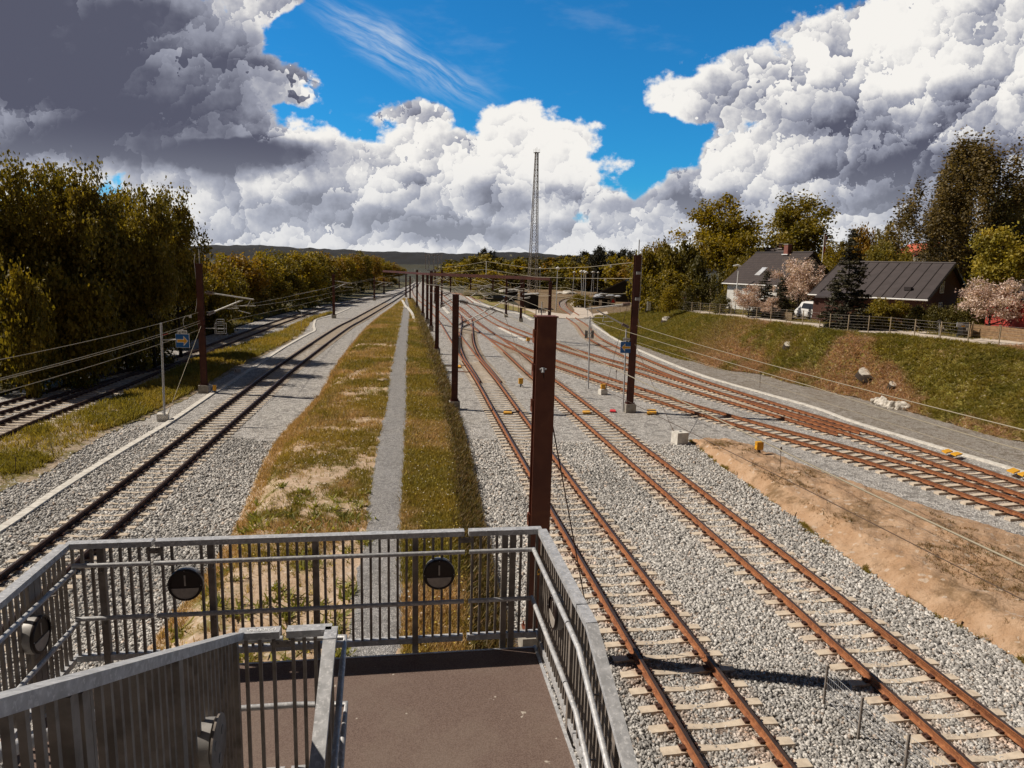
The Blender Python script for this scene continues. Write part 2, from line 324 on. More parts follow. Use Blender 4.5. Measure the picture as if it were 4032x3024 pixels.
# ================================================================ helpers
def tag(o, label=None, cat=None, group=None, kind=None):
    if label: o['label'] = label
    if cat: o['category'] = cat
    if group: o['group'] = group
    if kind: o['kind'] = kind
    return o
def empty(name, loc=(0, 0, 0), rz=0.0, label=None, cat=None, group=None):
    o = bpy.data.objects.new(name, None); COL.objects.link(o); o.location = loc; o.rotation_euler = (0, 0, rz); o.empty_display_size = .2
    return tag(o, label, cat, group)
class MB:
    def __init__(s): s.v = []; s.f = []; s.m = []; s.sm = []
    def add(s, verts, faces, mi=0, smooth=False):
        k = len(s.v); s.v += [tuple(map(float, q)) for q in verts]
        for f in faces: s.f.append(tuple(i+k for i in f)); s.m.append(mi); s.sm.append(smooth)
        return s
    def box(s, c, size, mi=0, rz=0.0, M=None):
        x, y, z = (q/2 for q in size); vs = []
        cr, sr = math.cos(rz), math.sin(rz)
        for dz in (-z, z):
            for dx, dy in ((-x, -y), (x, -y), (x, y), (-x, y)):
                vs.append((c[0]+dx*cr-dy*sr, c[1]+dx*sr+dy*cr, c[2]+dz))
        if M is not None: vs = [tuple(M @ Vector(q)) for q in vs]
        return s.add(vs, [(3, 2, 1, 0), (4, 5, 6, 7), (0, 1, 5, 4), (1, 2, 6, 5), (2, 3, 7, 6), (3, 0, 4, 7)], mi)
    def beam(s, a, b, w, h, mi=0, up=(0, 0, 1)):
        a = Vector(a); b = Vector(b); d = (b-a).normalized(); u = Vector(up); sd_ = d.cross(u)
        if sd_.length < 1e-4: sd_ = d.cross(Vector((1, 0, 0)))
        sd_.normalize(); u = sd_.cross(d)
        vs = []
        for q in (a, b):
            for i, j in ((-1, -1), (1, -1), (1, 1), (-1, 1)): vs.append(q + sd_*(i*w/2) + u*(j*h/2))
        return s.add(vs, [(3, 2, 1, 0), (4, 5, 6, 7), (0, 1, 5, 4), (1, 2, 6, 5), (2, 3, 7, 6), (3, 0, 4, 7)], mi)
    def tube(s, pts, r, n=8, mi=0, cap=True):
        pts = [Vector(p) for p in pts]; k = len(pts); rr = r if isinstance(r, (list, tuple)) else [r]*k
        vs = []; fs = []; ref = None
        for i, p in enumerate(pts):
            d = (pts[min(i+1, k-1)]-pts[max(i-1, 0)]).normalized()
            if ref is None: ref = d.orthogonal().normalized()
            ref = (ref - d*ref.dot(d)); ref = ref.normalized() if ref.length > 1e-6 else d.orthogonal().normalized()
            b2 = d.cross(ref)
            for j in range(n):
                a = 2*math.pi*j/n; vs.append(p + (ref*math.cos(a)+b2*math.sin(a))*rr[i])
        for i in range(k-1):
            for j in range(n): fs.append((i*n+j, i*n+(j+1) % n, (i+1)*n+(j+1) % n, (i+1)*n+j))
        s.add(vs, fs, mi, True)
        if cap:
            s.add(vs[:n], [tuple(range(n))[::-1]], mi); s.add(vs[-n:], [tuple(range(n))], mi)
        return s
    def disc(s, c, axis, r, th, n=24, mi=0):
        a = Vector(axis).normalized(); c = Vector(c); return s.tube([c-a*th/2, c+a*th/2], r, n, mi)
    def prism(s, poly, ext, mi=0):        # polygon (3D points) extruded by vector
        e = Vector(ext); k = len(poly); p = [Vector(q) for q in poly]
        return s.add(p+[q+e for q in p], [tuple(range(k))[::-1], tuple(range(k, 2*k))]+[(i, (i+1) % k, k+(i+1) % k, k+i) for i in range(k)], mi)
    def build(s, name, mats, parent=None, loc=None):
        me = bpy.data.meshes.new(name); me.from_pydata(s.v, [], s.f); me.update()
        if not isinstance(mats, (list, tuple)): mats = [mats]
        for q in mats: me.materials.append(MATS[q])
        me.polygons.foreach_set('material_index', s.m); me.polygons.foreach_set('use_smooth', s.sm)
        o = bpy.data.objects.new(name, me); COL.objects.link(o)
        if parent: o.parent = parent
        if loc is not None: o.location = loc
        return o
def npmesh(name, verts, faces, mat, cols=None, parent=None, smooth=False):
    """faces: (n,k) int array, one colour per face"""
    me = bpy.data.meshes.new(name); nf, k = faces.shape
    me.vertices.add(len(verts)); me.vertices.foreach_set('co', verts.astype(np.float32).ravel())
    me.loops.add(nf*k); me.loops.foreach_set('vertex_index', faces.astype(np.int32).ravel())
    me.polygons.add(nf); me.polygons.foreach_set('loop_start', np.arange(0, nf*k, k, dtype=np.int32))
    if smooth: me.polygons.foreach_set('use_smooth', np.ones(nf, bool))
    me.update(calc_edges=True)
    if cols is not None:
        a = me.color_attributes.new('col', 'FLOAT_COLOR', 'CORNER'); c4 = np.ones((nf, 4), np.float32); c4[:, :3] = cols
        a.data.foreach_set('color', np.repeat(c4, k, axis=0).ravel())
    me.materials.append(MATS[mat])
    o = bpy.data.objects.new(name, me); COL.objects.link(o)
    if parent: o.parent = parent
    return o
def cr_spline(pts, n):
    P_ = np.array(pts, float); k = len(P_); t = np.linspace(0, k-1-1e-9, n); out = np.zeros((n, P_.shape[1]))
    for j, q in enumerate(t):
        i = int(q); u = q-i; p0 = P_[max(i-1, 0)]; p1 = P_[i]; p2 = P_[min(i+1, k-1)]; p3 = P_[min(i+2, k-1)]
        if i == 0: p0 = 2*p1-p2
        if i+2 > k-1: p3 = 2*p2-p1
        out[j] = .5*((2*p1)+(-p0+p2)*u+(2*p0-5*p1+4*p2-p3)*u*u+(-p0+3*p1-3*p2+p3)*u**3)
    return out
def resample(P_, step):
    d = np.r_[0, np.cumsum(np.linalg.norm(np.diff(P_, axis=0), axis=1))]; n = max(2, int(d[-1]/step)); s_ = np.linspace(0, d[-1], n)
    return np.stack([np.interp(s_, d, P_[:, i]) for i in range(P_.shape[1])], 1)
_rng = np.random.default_rng(7); _LAT = _rng.random((256, 256))
def vnoise(x, y):
    xi = np.floor(x).astype(int); yi = np.floor(y).astype(int); u = x-xi; v = y-yi; u = u*u*(3-2*u); v = v*v*(3-2*v)
    L = lambda a, b_: _LAT[a & 255, b_ & 255]
    return (L(xi, yi)*(1-u)+L(xi+1, yi)*u)*(1-v)+(L(xi, yi+1)*(1-u)+L(xi+1, yi+1)*u)*v
def fbm(x, y, s_, o=4):
    r = 0; a = .5; x = x*s_; y = y*s_
    for i in range(o): r = r+a*vnoise(x+i*17.3, y+i*9.1); a *= .5; x = x*2.03; y = y*2.03
    return r/(1-.5**o)-.5
def loft(name, lines, nu, nv, mat, amp=.0, ns=1.0, kind='structure', edge_jit=0.0, power=None, power_t=1.0):
    """sheet through polylines (equal point counts), gently uneven; returns object and grid"""
    L = np.stack([cr_spline(l, nu) for l in lines]); k = len(L)
    g = np.zeros((nv, nu, 3)); vv = np.linspace(0, k-1-1e-9, nv)
    for j, q in enumerate(vv):
        i = int(q); u = q-i; g[j] = L[i]*(1-u)+L[i+1]*u
    x, y = g[..., 0], g[..., 1]
    if edge_jit:
        for j in (0, nv-1):
            s_ = 1 if j == 0 else -1
            jn = 1 if j == 0 else nv-2
            d = g[j]-g[jn]; d /= np.linalg.norm(d, axis=1)[:, None]+1e-9
            g[j] += d*(fbm(x[j]*3+j, y[j]*3, 1.0, 3)*2*edge_jit)[:, None]
    w = np.minimum(np.minimum(np.arange(nv), np.arange(nv)[::-1]), 2)[:, None]/2.0
    g[..., 2] += fbm(x, y, ns, 5)*amp*2*w
    vs = g.reshape(-1, 3); idx = np.arange(nv*nu).reshape(nv, nu)
    f = np.stack([idx[:-1, :-1], idx[:-1, 1:], idx[1:, 1:], idx[1:, :-1]], -1).reshape(-1, 4)
    a, b_, c_ = vs[f[0, 0]], vs[f[0, 1]], vs[f[0, 2]]
    if np.cross(b_-a, c_-a)[2] < 0: f = f[:, ::-1]
    o = npmesh(name, vs, f, mat, smooth=True); tag(o, kind=kind)
    return o, g
def gsample(g, n, rng, vlo=0, vhi=1):
    """n random places spread evenly over a loft grid"""
    nv, nu, _ = g.shape; a = g[:-1, :-1]; b_ = g[:-1, 1:]; c_ = g[1:, :-1]; ar = np.linalg.norm(np.cross(b_-a, c_-a), axis=-1)
    r0, r1 = int(vlo*(nv-1)), max(int(vhi*(nv-1)), 1); m_ = np.zeros_like(ar); m_[r0:r1] = 1; ar = ar*m_
    pr = (ar/ar.sum()).ravel(); k = rng.choice(len(pr), n, p=pr); j, i = np.divmod(k, nu-1); u, v = rng.random(n)[:, None], rng.random(n)[:, None]
    return (g[j, i]*(1-u)+g[j, i+1]*u)*(1-v)+(g[j+1, i]*(1-u)+g[j+1, i+1]*u)*v
def blades(name, P_, h, w, cols, rng, per=4, lean=.5, label=None, mat='blade', spread=1.0):
    """tufts of narrow leaves at places P_; h per place; cols (n,3)"""
    n = len(P_); N = n*per; b_ = np.repeat(P_, per, 0)+np.c_[rng.normal(0, 1, (N, 2))*(np.repeat(h, per)*.35*spread)[:, None], np.zeros(N)]
    a = rng.random(N)*2*np.pi; hh = np.repeat(h, per)*rng.uniform(.55, 1.15, N); ww = hh*w*rng.uniform(.6, 1.3, N)
    sx_, sy_ = np.cos(a), np.sin(a); l = rng.normal(0, lean, (N, 2))*hh[:, None]
    v = np.zeros((N, 4, 3)); base = b_-np.array([0, 0, .02])
    v[:, 0] = base-np.c_[sx_*ww, sy_*ww, np.zeros(N)]; v[:, 1] = base+np.c_[sx_*ww, sy_*ww, np.zeros(N)]
    tip = base+np.c_[l, hh]; v[:, 2] = tip+np.c_[sx_*ww*.35, sy_*ww*.35, np.zeros(N)]; v[:, 3] = tip-np.c_[sx_*ww*.35, sy_*ww*.35, np.zeros(N)]
    c = np.repeat(cols, per, 0)*rng.uniform(.65, 1.35, (N, 1))
    o = npmesh(name, v.reshape(-1, 3), np.arange(N*4).reshape(N, 4), mat, c); tag(o, label, 'grass' if label else None, kind='stuff')
    return o
# ================================================================ ground and earthworks
rng = np.random.default_rng(11)
def gl(pts, z=0.0, s=1.0): return [G(x*s, y*s, (z if len(r_) == 0 else r_[0])) for (x, y, *r_) in pts]
SC = 1.8228
def quad_sheet(name, c, mat, n=2):
    o, _ = loft(name, [[c[0], c[1]], [c[3], c[2]]], n, n, mat); return o
quad_sheet('scrubland', [(2, 131, -.045), (75, 118, -.045), (110, 345, -.045), (-8, 345, -.045)], 'field_soil')
quad_sheet('ground', [(-2500, -300, -.35), (2500, -300, -.35), (2500, 3600, -.35), (-2500, 3600, -.35)], 'field_green')
# the yard: one bed of crushed stone
BL = [(-14, -12, -.10), (-20, 5, -.10), (-26, 22, -.10)] + [tuple(G(x, y, -.05)) for x, y in [(0, 1560), (300, 1462), (600, 1385), (953, 1282), (1180, 1219), (1400, 1178), (1520, 1150), (1600, 1128), (1632, 1110)]]
BR = [(60, -12, -.10), (44, 8, -.10), (34, 24, -.10)] + [tuple(G(x, y, -.05)) for x, y in [(3922, 1716), (3440, 1588), (3000, 1475), (2652, 1408), (2516, 1358), (2380, 1262), (2120, 1236), (1838, 1167), (1664, 1110)]]
bed, bedg = loft('ballast_bed', [BL, BR], 260, 90, 'ballast', .02, .8)
# woodland floor left of the line
WL = [(p[0]-.4, p[1], -.03) for p in BL]
loft('woodland_floor', [WL, [(p[0]-4, p[1]+1, .05) for p in WL], [(p[0]-20, p[1]+4, .5) for p in WL], [(p[0]-160, p[1]+60, 2.5) for p in WL]], 120, 40, 'wood_floor', .25, .25)
# grass strip between the two left hand lines
SR = [(-1500, 3000), (-500, 2200), (0, 1932), (151, 1883), (301, 1781), (434, 1703), (542, 1660), (621, 1624), (777, 1546), (916, 1462), (1060, 1388), (1177, 1325), (1204, 1298), (1231, 1262), (1308, 1234.5)]
SL = [(-1500, 2300), (-500, 1950), (0, 1733), (90, 1698), (181, 1660), (271, 1630), (362, 1600), (542, 1530), (680, 1463), (814, 1401), (964, 1355), (1090, 1311), (1150, 1285), (1215, 1258), (1306, 1232)]
SRw = [G(x, y, -.03) for x, y in SR]; SLw = [G(x, y, -.03) for x, y in SL]
SMw = [(a+b)/2+np.array([0, 0, .16]) for a, b in zip(SRw, SLw)]
strip, stripg = loft('grass_strip', [SLw, SMw, SRw], 200, 22, 'strip_soil', .05, 1.2, edge_jit=.45)
# the berm with its footpath between the main lines
HB = .60
B0 = [(300,1420),(400,1290),(500,1150),(590,960),(690,850),(740,770),(800,700),(850,662),(872,645)]
B1 = [(392,1420),(470,1290),(560,1140),(642,955),(718,848),(757,768),(812,699),(857,660),(873,644)]
B2 = [(742,1400),(765,1280),(790,1140),(815,960),(833,880),(845,790),(862,710),(870,668),(876,646)]
B3 = [(868,1400),(870,1280),(868,1140),(876,960),(880,880),(882,790),(885,710),(886,668),(881,646)]
B4 = [(1010,1400),(998,1280),(985,1140),(968,960),(950,880),(927,790),(904,710),(895,668),(886,645)]
B5 = [(1125,1400),(1085,1280),(1055,1140),(1018,975),(990,890),(962,805),(926,712),(906,666),(890,645)]
def near_ext(w):                          # carry the line on towards and under the stair
    a, b = np.array(w[0]), np.array(w[1]); d = (a-b)/np.linalg.norm(a-b); return [a+d*8]+list(w)
L0, L5 = near_ext([D(*p, -.06) for p in B0]), near_ext([D(*p, -.06) for p in B5])
L1, L4 = near_ext([D(*p, HB*(.9 if i < 7 else .4)) for i, p in enumerate(B1)]), near_ext([D(*p, HB*(.95 if i < 7 else .4)) for i, p in enumerate(B4)])
L2, L3 = near_ext([D(*p, HB*(1 if i < 7 else .45)) for i, p in enumerate(B2)]), near_ext([D(*p, HB*(1 if i < 7 else .45)) for i, p in enumerate(B3)])
berm, bermg = loft('berm', [L0, L1, L2, L3, L4, L5], 260, 61, 'berm_soil', .10, .9, edge_jit=.25)
def above(g, lines, up, nu, nv):          # sheet that follows a loft grid a few mm higher
    pass
nvB = 61
def berm_z(vpar):                         # vpar 0..5 across the berm -> line along it
    q = vpar/5*(nvB-1); i = int(q); u = q-i; i2 = min(i+1, nvB-1); return bermg[i]*(1-u)+bermg[i2]*u
pl = [berm_z(v) + np.array([0, 0, .022]) for v in np.linspace(2.0, 3.0, 9)]
pg = np.stack(pl)
for j, s_ in ((0, -1), (8, 1)):
    x, y = pg[j, :, 0], pg[j, :, 1]; pg[j, :, 0] += s_*fbm(x, y*2.2, 1.0, 4)*.35
    pg[j, :, 2] -= .02
idx = np.arange(pg.shape[0]*pg.shape[1]).reshape(pg.shape[:2])
ff = np.stack([idx[:-1, :-1], idx[:-1, 1:], idx[1:, 1:], idx[1:, :-1]], -1).reshape(-1, 4)
vv_ = pg.reshape(-1, 3)
if np.cross(vv_[ff[0, 1]]-vv_[ff[0, 0]], vv_[ff[0, 2]]-vv_[ff[0, 0]])[2] < 0: ff = ff[:, ::-1]
tag(npmesh('footpath', vv_, ff, 'gravel_grey', smooth=True), kind='structure')
# brown earth mound between the right hand lines
M0 = [(1488,951),(1560,1010),(1660,1080),(1760,1160),(1870,1240),(2000,1320),(2130,1390),(2300,1480),(2600,1640)]
M1 = [(1505,949),(1588,992),(1695,1050),(1805,1117),(1918,1188),(2050,1262),(2190,1338),(2360,1432),(2680,1600)]
M2 = [(1522,946),(1602,970),(1705,1012),(1825,1058),(1945,1105),(2085,1158),(2216,1205),(2400,1275),(2800,1420)]
M3 = [(1535,942),(1620,960),(1710,994),(1830,1035),(1960,1080),(2100,1125),(2212,1160),(2420,1230),(2850,1370)]
mound, moundg = loft('earth_mound', [[D(*p, -.07) for p in M0], [D(*p, .42 if i else .1) for i, p in enumerate(M1)], [D(*p, .36 if i else .1) for i, p in enumerate(M2)], [D(*p, -.07) for p in M3]], 240, 46, 'mound_soil', .17, 1.7, edge_jit=.55)
# dry weedy top of the mound
pm = moundg[14:36, 10:].copy(); pm[..., 2] += .03; pm[0, :, 2] -= .05; pm[-1, :, 2] -= .05; pm[:, 0, 2] -= .05; pm[:, -1, 2] -= .05
pm[0, :, :2] += (fbm(pm[0, :, 0], pm[0, :, 1], 1.2, 3)*.8)[:, None]
idx = np.arange(pm.shape[0]*pm.shape[1]).reshape(pm.shape[:2]); f_ = np.stack([idx[:-1, :-1], idx[:-1, 1:], idx[1:, 1:], idx[1:, :-1]], -1).reshape(-1, 4); v_ = pm.reshape(-1, 3)
if np.cross(v_[f_[0, 1]]-v_[f_[0, 0]], v_[f_[0, 2]]-v_[f_[0, 0]])[2] < 0: f_ = f_[:, ::-1]

# right embankment: foot and crest surveyed, the village stands behind the crest
CREST = [(46, 12, 4.1), (39, 28, 4.1)] + [tuple(G(*c)) for c in [(4032,1370,4.1),(3820,1355,4.1),(3666,1337,4.1),(3512,1319,4.1),(3410,1311,4.1),(3256,1299,4.0),(3154,1281,3.95),(3014,1268,3.8),(2878,1247.5,3.6),(2742,1234,3.3),(2652,1223,2.9),(2516,1227,1.8),(2400,1240,.7),(2345,1246,.1)]]
FOOT = [(40, 8, -.02), (33, 24, -.02)] + [tuple(G(x, y, -.02)) for x, y in [(4032,1744),(3830,1692),(3625,1634),(3500,1600),(3410,1575),(3246,1537),(3102,1506),(3000,1475),(2833,1453),(2742,1426),(2652,1408),(2516,1358),(2426,1331),(2345,1262)]]
FOOT[-1] = (12.6, 114, -.02)
mid1 = [(a[0]*.72+b[0]*.28, a[1]*.72+b[1]*.28, a[2]*.80+b[2]*.20) for a, b in zip(FOOT, CREST)]
mid2 = [(a[0]*.25+b[0]*.75, a[1]*.25+b[1]*.75, a[2]*.14+b[2]*.86) for a, b in zip(FOOT, CREST)]
bank, bankg = loft('embankment', [FOOT, mid1, mid2, CREST], 260, 50, 'bank_soil', .30, .45, edge_jit=.4)
# weedy gravel between bank foot and cable trough
TR = [(4600, 2040), (4032, 1862), (3666, 1754), (3359, 1662), (3200, 1604), (2968, 1539), (2788, 1487), (2652, 1437), (2525, 1383), (2444, 1347), (2390, 1315), (2336, 1279)]
TRw = [G(x, y, -.035) for x, y in TR]
FT2 = [np.array(cr_spline(FOOT[1:], 200))[int(i)] for i in np.linspace(4, 196, 12)]
FT2 = [np.array([p[0]+.5, p[1]+.2, -.03]) for p in FT2]
loft('weedy_gravel', [TRw, [(a*.5+b*.5)+np.array([0, 0, .01]) for a, b in zip(TRw, FT2)], FT2], 200, 24, 'gravel_weedy', .02, 1, edge_jit=.3)
NRM = [np.array([.88, .45, 0])]*12 + [np.array([.75, .66, 0]), np.array([.62, .78, 0]), np.array([.5, .86, 0]), np.array([.42, .9, 0])]
SCL = [1]*11+[.95, .85, .6, .3, .1]
def back(dist, dz): return [np.array(c)+n_*dist+np.array([0, 0, dz*s_]) for c, n_, s_ in zip(CREST, NRM, SCL)]
VIL = [back(-.05, -.03), back(3.6, 0.0), back(12, .15), back(28, .7), back(55, 2.4), back(110, 5.2), back(300, 8)]
vil, vilg = loft('village_ground', VIL, 160, 70, 'village_soil', .10, .3)
loft('lane', [back(.25, .035), back(1.8, .05), back(3.3, .04)], 200, 7, 'gravel_road', .015, 1, edge_jit=.18)
def vil_z(x, y):
    d = (vilg[..., 0]-x)**2+(vilg[..., 1]-y)**2; return float(vilg.reshape(-1, 3)[np.argmin(d), 2])
def on_vil(x, y, z0=4.0):                 # photo point -> place on the village ground
    z = z0
    for _ in range(12): p = G(x, y, z); z = .5*z+.5*vil_z(p[0], p[1])
    return G(x, y, z)
# side road climbing between the hedges, drives of the houses
def drape(name, pts_l, pts_r, mat, up=.05, nv=6, nu=60, jit=.2):
    L_ = [cr_spline([(*q, 0) for q in pts_l], nu), cr_spline([(*q, 0) for q in pts_r], nu)]; g = np.zeros((nv, nu, 3))
    for j in range(nv):
        u = j/(nv-1); g[j] = L_[0]*(1-u)+L_[1]*u
        for i in range(nu): g[j, i, 2] = vil_z(g[j, i, 0], g[j, i, 1])+up
    o, _ = loft(name, [[tuple(q) for q in g[j]] for j in range(nv)], nu, nv, mat, .01, 1, edge_jit=jit); return o
drape('side_road', [(26.6, 76), (31.5, 92), (36, 110), (40, 130), (46, 160)], [(32, 66.5), (35.5, 88), (39.2, 108), (43.2, 130), (49, 160)], 'gravel_road')
drape('driveway', [(27.5, 61), (31, 66), (36, 70)], [(29.6, 53.5), (34.5, 56), (39, 62)], 'gravel_road', .045)
drape('driveway', [(31.8, 49.4), (35, 52), (38, 55)], [(33.2, 46.6), (36.5, 49), (40, 52)], 'gravel_road', .045)
# level crossing and roads beyond the yard
def road(name, a, b, mat='gravel_road', z=.02, nu=60, jit=.2):
    o, _ = loft(name, [gl(a, z), gl([((p[0]+q[0])/2, (p[1]+q[1])/2) for p, q in zip(a, b)], z+.01), gl(b, z)], nu, 9, mat, .01, .5, edge_jit=jit); return o
road('crossing_road', [(1950, 1192), (2010, 1215), (2090, 1236), (2180, 1250), (2257, 1254), (2330, 1251), (2395, 1236)], [(1955, 1178), (2010, 1196), (2080, 1213), (2160, 1228), (2257, 1238), (2330, 1236), (2390, 1226)])
road('loading_road', [(2250, 1238), (2262, 1222), (2250, 1206), (2245, 1195), (2262, 1182), (2292, 1172)], [(2335, 1238), (2318, 1222), (2296, 1208), (2284, 1196), (2284, 1184), (2305, 1174)], z=.03)
o = road('rough_field', [(2120, 1172), (2200, 1172), (2290, 1164), (2360, 1158), (2420, 1156)], [(2110, 1128), (2200, 1127), (2290, 1126), (2370, 1126), (2440, 1126)], 'field_soil', .03)
road('verge', [(1842, 1160), (1905, 1192), (1976, 1214), (2047, 1228), (2100, 1250)], [(1860, 1155), (1925, 1176), (1990, 1198), (2060, 1215), (2110, 1236)], 'bank_soil', .06)
# far wooded ridges
def ridge(pts, Yd, mat='hill_wood', name='hills', jag=5):
    q = cr_spline([(x, y) for x, y in pts], 500); top = np.array([AY(x*SC, y*SC, Yd) for x, y in q])
    t_ = np.linspace(0, 1, 500); top[:, 2] += (np.abs(fbm(top[:, 0], top[:, 0]*0, .05, 4))*jag+fbm(top[:, 0], top[:, 0]*0, .012, 2)*jag)
    bot = top.copy(); bot[:, 1] -= 700; bot[:, 2] = -1
    m_ = top*.5+bot*.5; m_[:, 2] = top[:, 2]*.72; bk = top.copy(); bk[:, 1] += 400; bk[:, 2] = 0
    loft(name, [[tuple(p) for p in a_[::5]]+[tuple(a_[-1])] for a_ in (bot, m_)] + [[tuple(p) for p in a_[::5]]+[tuple(a_[-1])] for a_ in (top, bk)], 500, 22, mat, 6, .02)
ridge([(-500, 548), (0, 540), (300, 534), (480, 531), (560, 531), (640, 535), (760, 541), (900, 545), (1000, 548), (1120, 546), (1250, 552), (1500, 556), (2212, 575), (2800, 590)], 3000)
ridge([(860, 575), (930, 573), (1000, 574), (1060, 578)], 1500, 'field_green', 'far_meadow', .5)

# ================================================================ railway
PROF = [(-.07, .012), (.07, .012), (.07, .026), (.012, .045), (.012, .125), (.036, .138), (.036, .172), (-.036, .172), (-.036, .138), (-.012, .125), (-.012, .045), (-.07, .026)]
def sweep(C_, off, prof, z0=0):
    d = np.gradient(C_, axis=0); d /= np.linalg.norm(d[:, :2], axis=1)[:, None]; nrm = np.stack([d[:, 1], -d[:, 0]], 1)
    k = len(prof); V_ = np.zeros((len(C_), k, 3))
    for j, (a, h) in enumerate(prof): V_[:, j, :2] = C_[:, :2]+nrm*(off+a); V_[:, j, 2] = C_[:, 2]+h+z0
    return V_
def sweep_mesh(name, C_, off, mats, parent, z0=0, prof=PROF, top=6):
    V_ = sweep(C_, off, prof, z0); n, k, _ = V_.shape; mb = MB(); fs = []
    mb.add(V_.reshape(-1, 3), [])
    for i in range(n-1):
        for j in range(k):
            mb.f.append((i*k+j, i*k+(j+1) % k, (i+1)*k+(j+1) % k, (i+1)*k+j)); mb.m.append(1 if (j == top and len(mats) > 1) else 0); mb.sm.append(False)
    mb.f.append(tuple(range(k))[::-1]); mb.m.append(0); mb.sm.append(False); mb.f.append(tuple(range((n-1)*k, n*k))); mb.m.append(0); mb.sm.append(False)
    return mb.build(name, mats, parent)
def sleeper_mesh(ln=2.5, flat=False):
    mb = MB(); hx = ln/2
    st = [(-hx, .25, -.012), (-.95, .25, -.004), (-.93, .24, -.001), (-.55, .22, 0.0), (-.30, .19, -.026), (0, .175, -.040), (.30, .19, -.026), (.55, .22, 0.0), (.93, .24, -.001), (.95, .25, -.004), (hx, .25, -.012)]
    if flat: st = [(-hx, .27, 0), (0, .27, 0), (hx, .27, 0)]
    vs = []
    for x, w, z in st: vs += [(x, -w/2, -.2), (x, -w/2+.02, z), (x, w/2-.02, z), (x, w/2, -.2)]
    fs = []
    for i in range(len(st)-1):
        for j in range(3): fs.append((4*i+j, 4*i+j+1, 4*i+5+j, 4*i+4+j))
    fs += [(3, 2, 1, 0), tuple(4*(len(st)-1)+q for q in (0, 1, 2, 3))]
    mb.add(vs, fs, 0)
    for s_ in (-1, 1):
        for e in (-1, 1):
            mb.box((s_*.7535+e*.115, 0, .028), (.09, .13, .05), 1); mb.box((s_*.7535+e*.155, .03, .05), (.05, .05, .03), 1)
        mb.box((s_*.7535, 0, .006), (.17, .16, .010), 1)
    me_o = mb.build('sleeper', ['sleeper_concrete', 'rail_rust_shaded']); me = me_o.data; bpy.data.objects.remove(me_o); return me
SLM = sleeper_mesh(); SLF = sleeper_mesh(2.6, True)
def side(pts, off): # centre line from one rail: rail points (photo) -> world offset to the right by off
    w = np.array([G(x, y, .17) for x, y in pts]); d = np.gradient(w, axis=0); d /= np.linalg.norm(d, axis=1)[:, None]
    c_ = w.copy(); c_[:, 0] += d[:, 1]*off; c_[:, 1] -= d[:, 0]*off; c_[:, 2] = 0; return [tuple(q) for q in c_]
TRACKS = {}
simple('ballast_seat', (.4, .38, .35))
def sweep_strip(name, C_, hw, mat, z):
    V_ = sweep(C_, 0, [(a, 0) for a in (-hw, -hw*.5, 0, hw*.5, hw)], z); n, k, _ = V_.shape
    V_[:, 0, 2] -= .05; V_[:, -1, 2] -= .05; V_[:, :, :2] += (fbm(V_[..., 0]*2, V_[..., 1]*2, 1, 2)*.10)[..., None]*np.array([1, 0])
    idx = np.arange(n*k).reshape(n, k); f = np.stack([idx[:-1, :-1], idx[:-1, 1:], idx[1:, 1:], idx[1:, :-1]], -1).reshape(-1, 4); v = V_.reshape(-1, 3)
    if np.cross(v[f[0, 1]]-v[f[0, 0]], v[f[0, 2]]-v[f[0, 0]])[2] < 0: f = f[:, ::-1]
    tag(npmesh(name, v, f, mat, smooth=True), kind='structure')
def track(label, pts, smax=999, z0=0.0, mats=('rail_rust', 'rail_head'), flat=False, sp=.6, indiv=100, start=0):
    root = empty('railway_track', (0, 0, 0), 0, label, 'railway track', 'railway tracks of the yard')
    C_ = resample(cr_spline(pts, 60+len(pts)*20), 1.0); TRACKS[label] = C_
    for s_ in (-1, 1): sweep_mesh('rail', C_, s_*.7535, list(mats), root, z0)
    if mats[0] == 'rail_rust' or True:
        q = C_[np.hypot(C_[:, 0], C_[:, 1]) < 260]; sweep_strip('track_bed', q, 1.15, 'ballast_rusty' if not label.startswith('straight') else 'ballast', -.064+z0)
    fine = resample(C_, sp); n = 0; rest = MB(); tmp = SLF if flat else SLM
    for i in range(1, len(fine)-1):
        p = fine[i]; px, py = PRJ(p)
        if px < -500 or px > 4530 or py > 3400 or p[1] < 1: continue
        if np.hypot(p[0], p[1]) > smax: break
        d = fine[i+1]-fine[i-1]; a = math.atan2(d[1], d[0])-math.pi/2
        if n < indiv:
            o = bpy.data.objects.new('sleeper', tmp); COL.objects.link(o); o.parent = root
            o.location = (p[0], p[1], z0); o.rotation_euler = (0, 0, a+rng.normal(0, .006)); n += 1
        else:
            rest.box((p[0], p[1], z0-.06), (2.5, .26, .12), 0, a)
    if rest.v:
        o = rest.build('sleepers', 'sleeper_concrete', root); o['kind'] = 'stuff'
    return root
rr = lambda c: (c[0], c[1], 0)
T1c = [(375, 2050), (746, 1746), (977, 1560), (1146, 1427), (1346, 1289), (1426, 1246), (1557, 1171), (1634, 1121), (1652, 1106)]
T1w = [tuple(G(x, y, .17)*[1, 1, 0]) for x, y in T1c]; d_ = np.array(T1w[0])-np.array(T1w[1]); d_ /= np.linalg.norm(d_)
T1w = [tuple(np.array(T1w[0])+d_*14)]+T1w
track('straight main track left of the grassy berm, pale sleepers between near-black rails', T1w, 150, mats=('rail_rust_shaded', 'rail_head'))
T0c = [(-400, 1862), (66, 1657), (426, 1522), (764, 1389), (1082, 1272), (1235, 1223), (1354, 1196), (1442, 1178), (1550, 1160), (1612, 1140)]
track('old curving track along the trees on the left, dark rails among weeds', [tuple(G(x, y, .17)*[1, 1, 0]) for x, y in T0c], 120, .004, ('rail_rust_shaded', 'rail_head'))
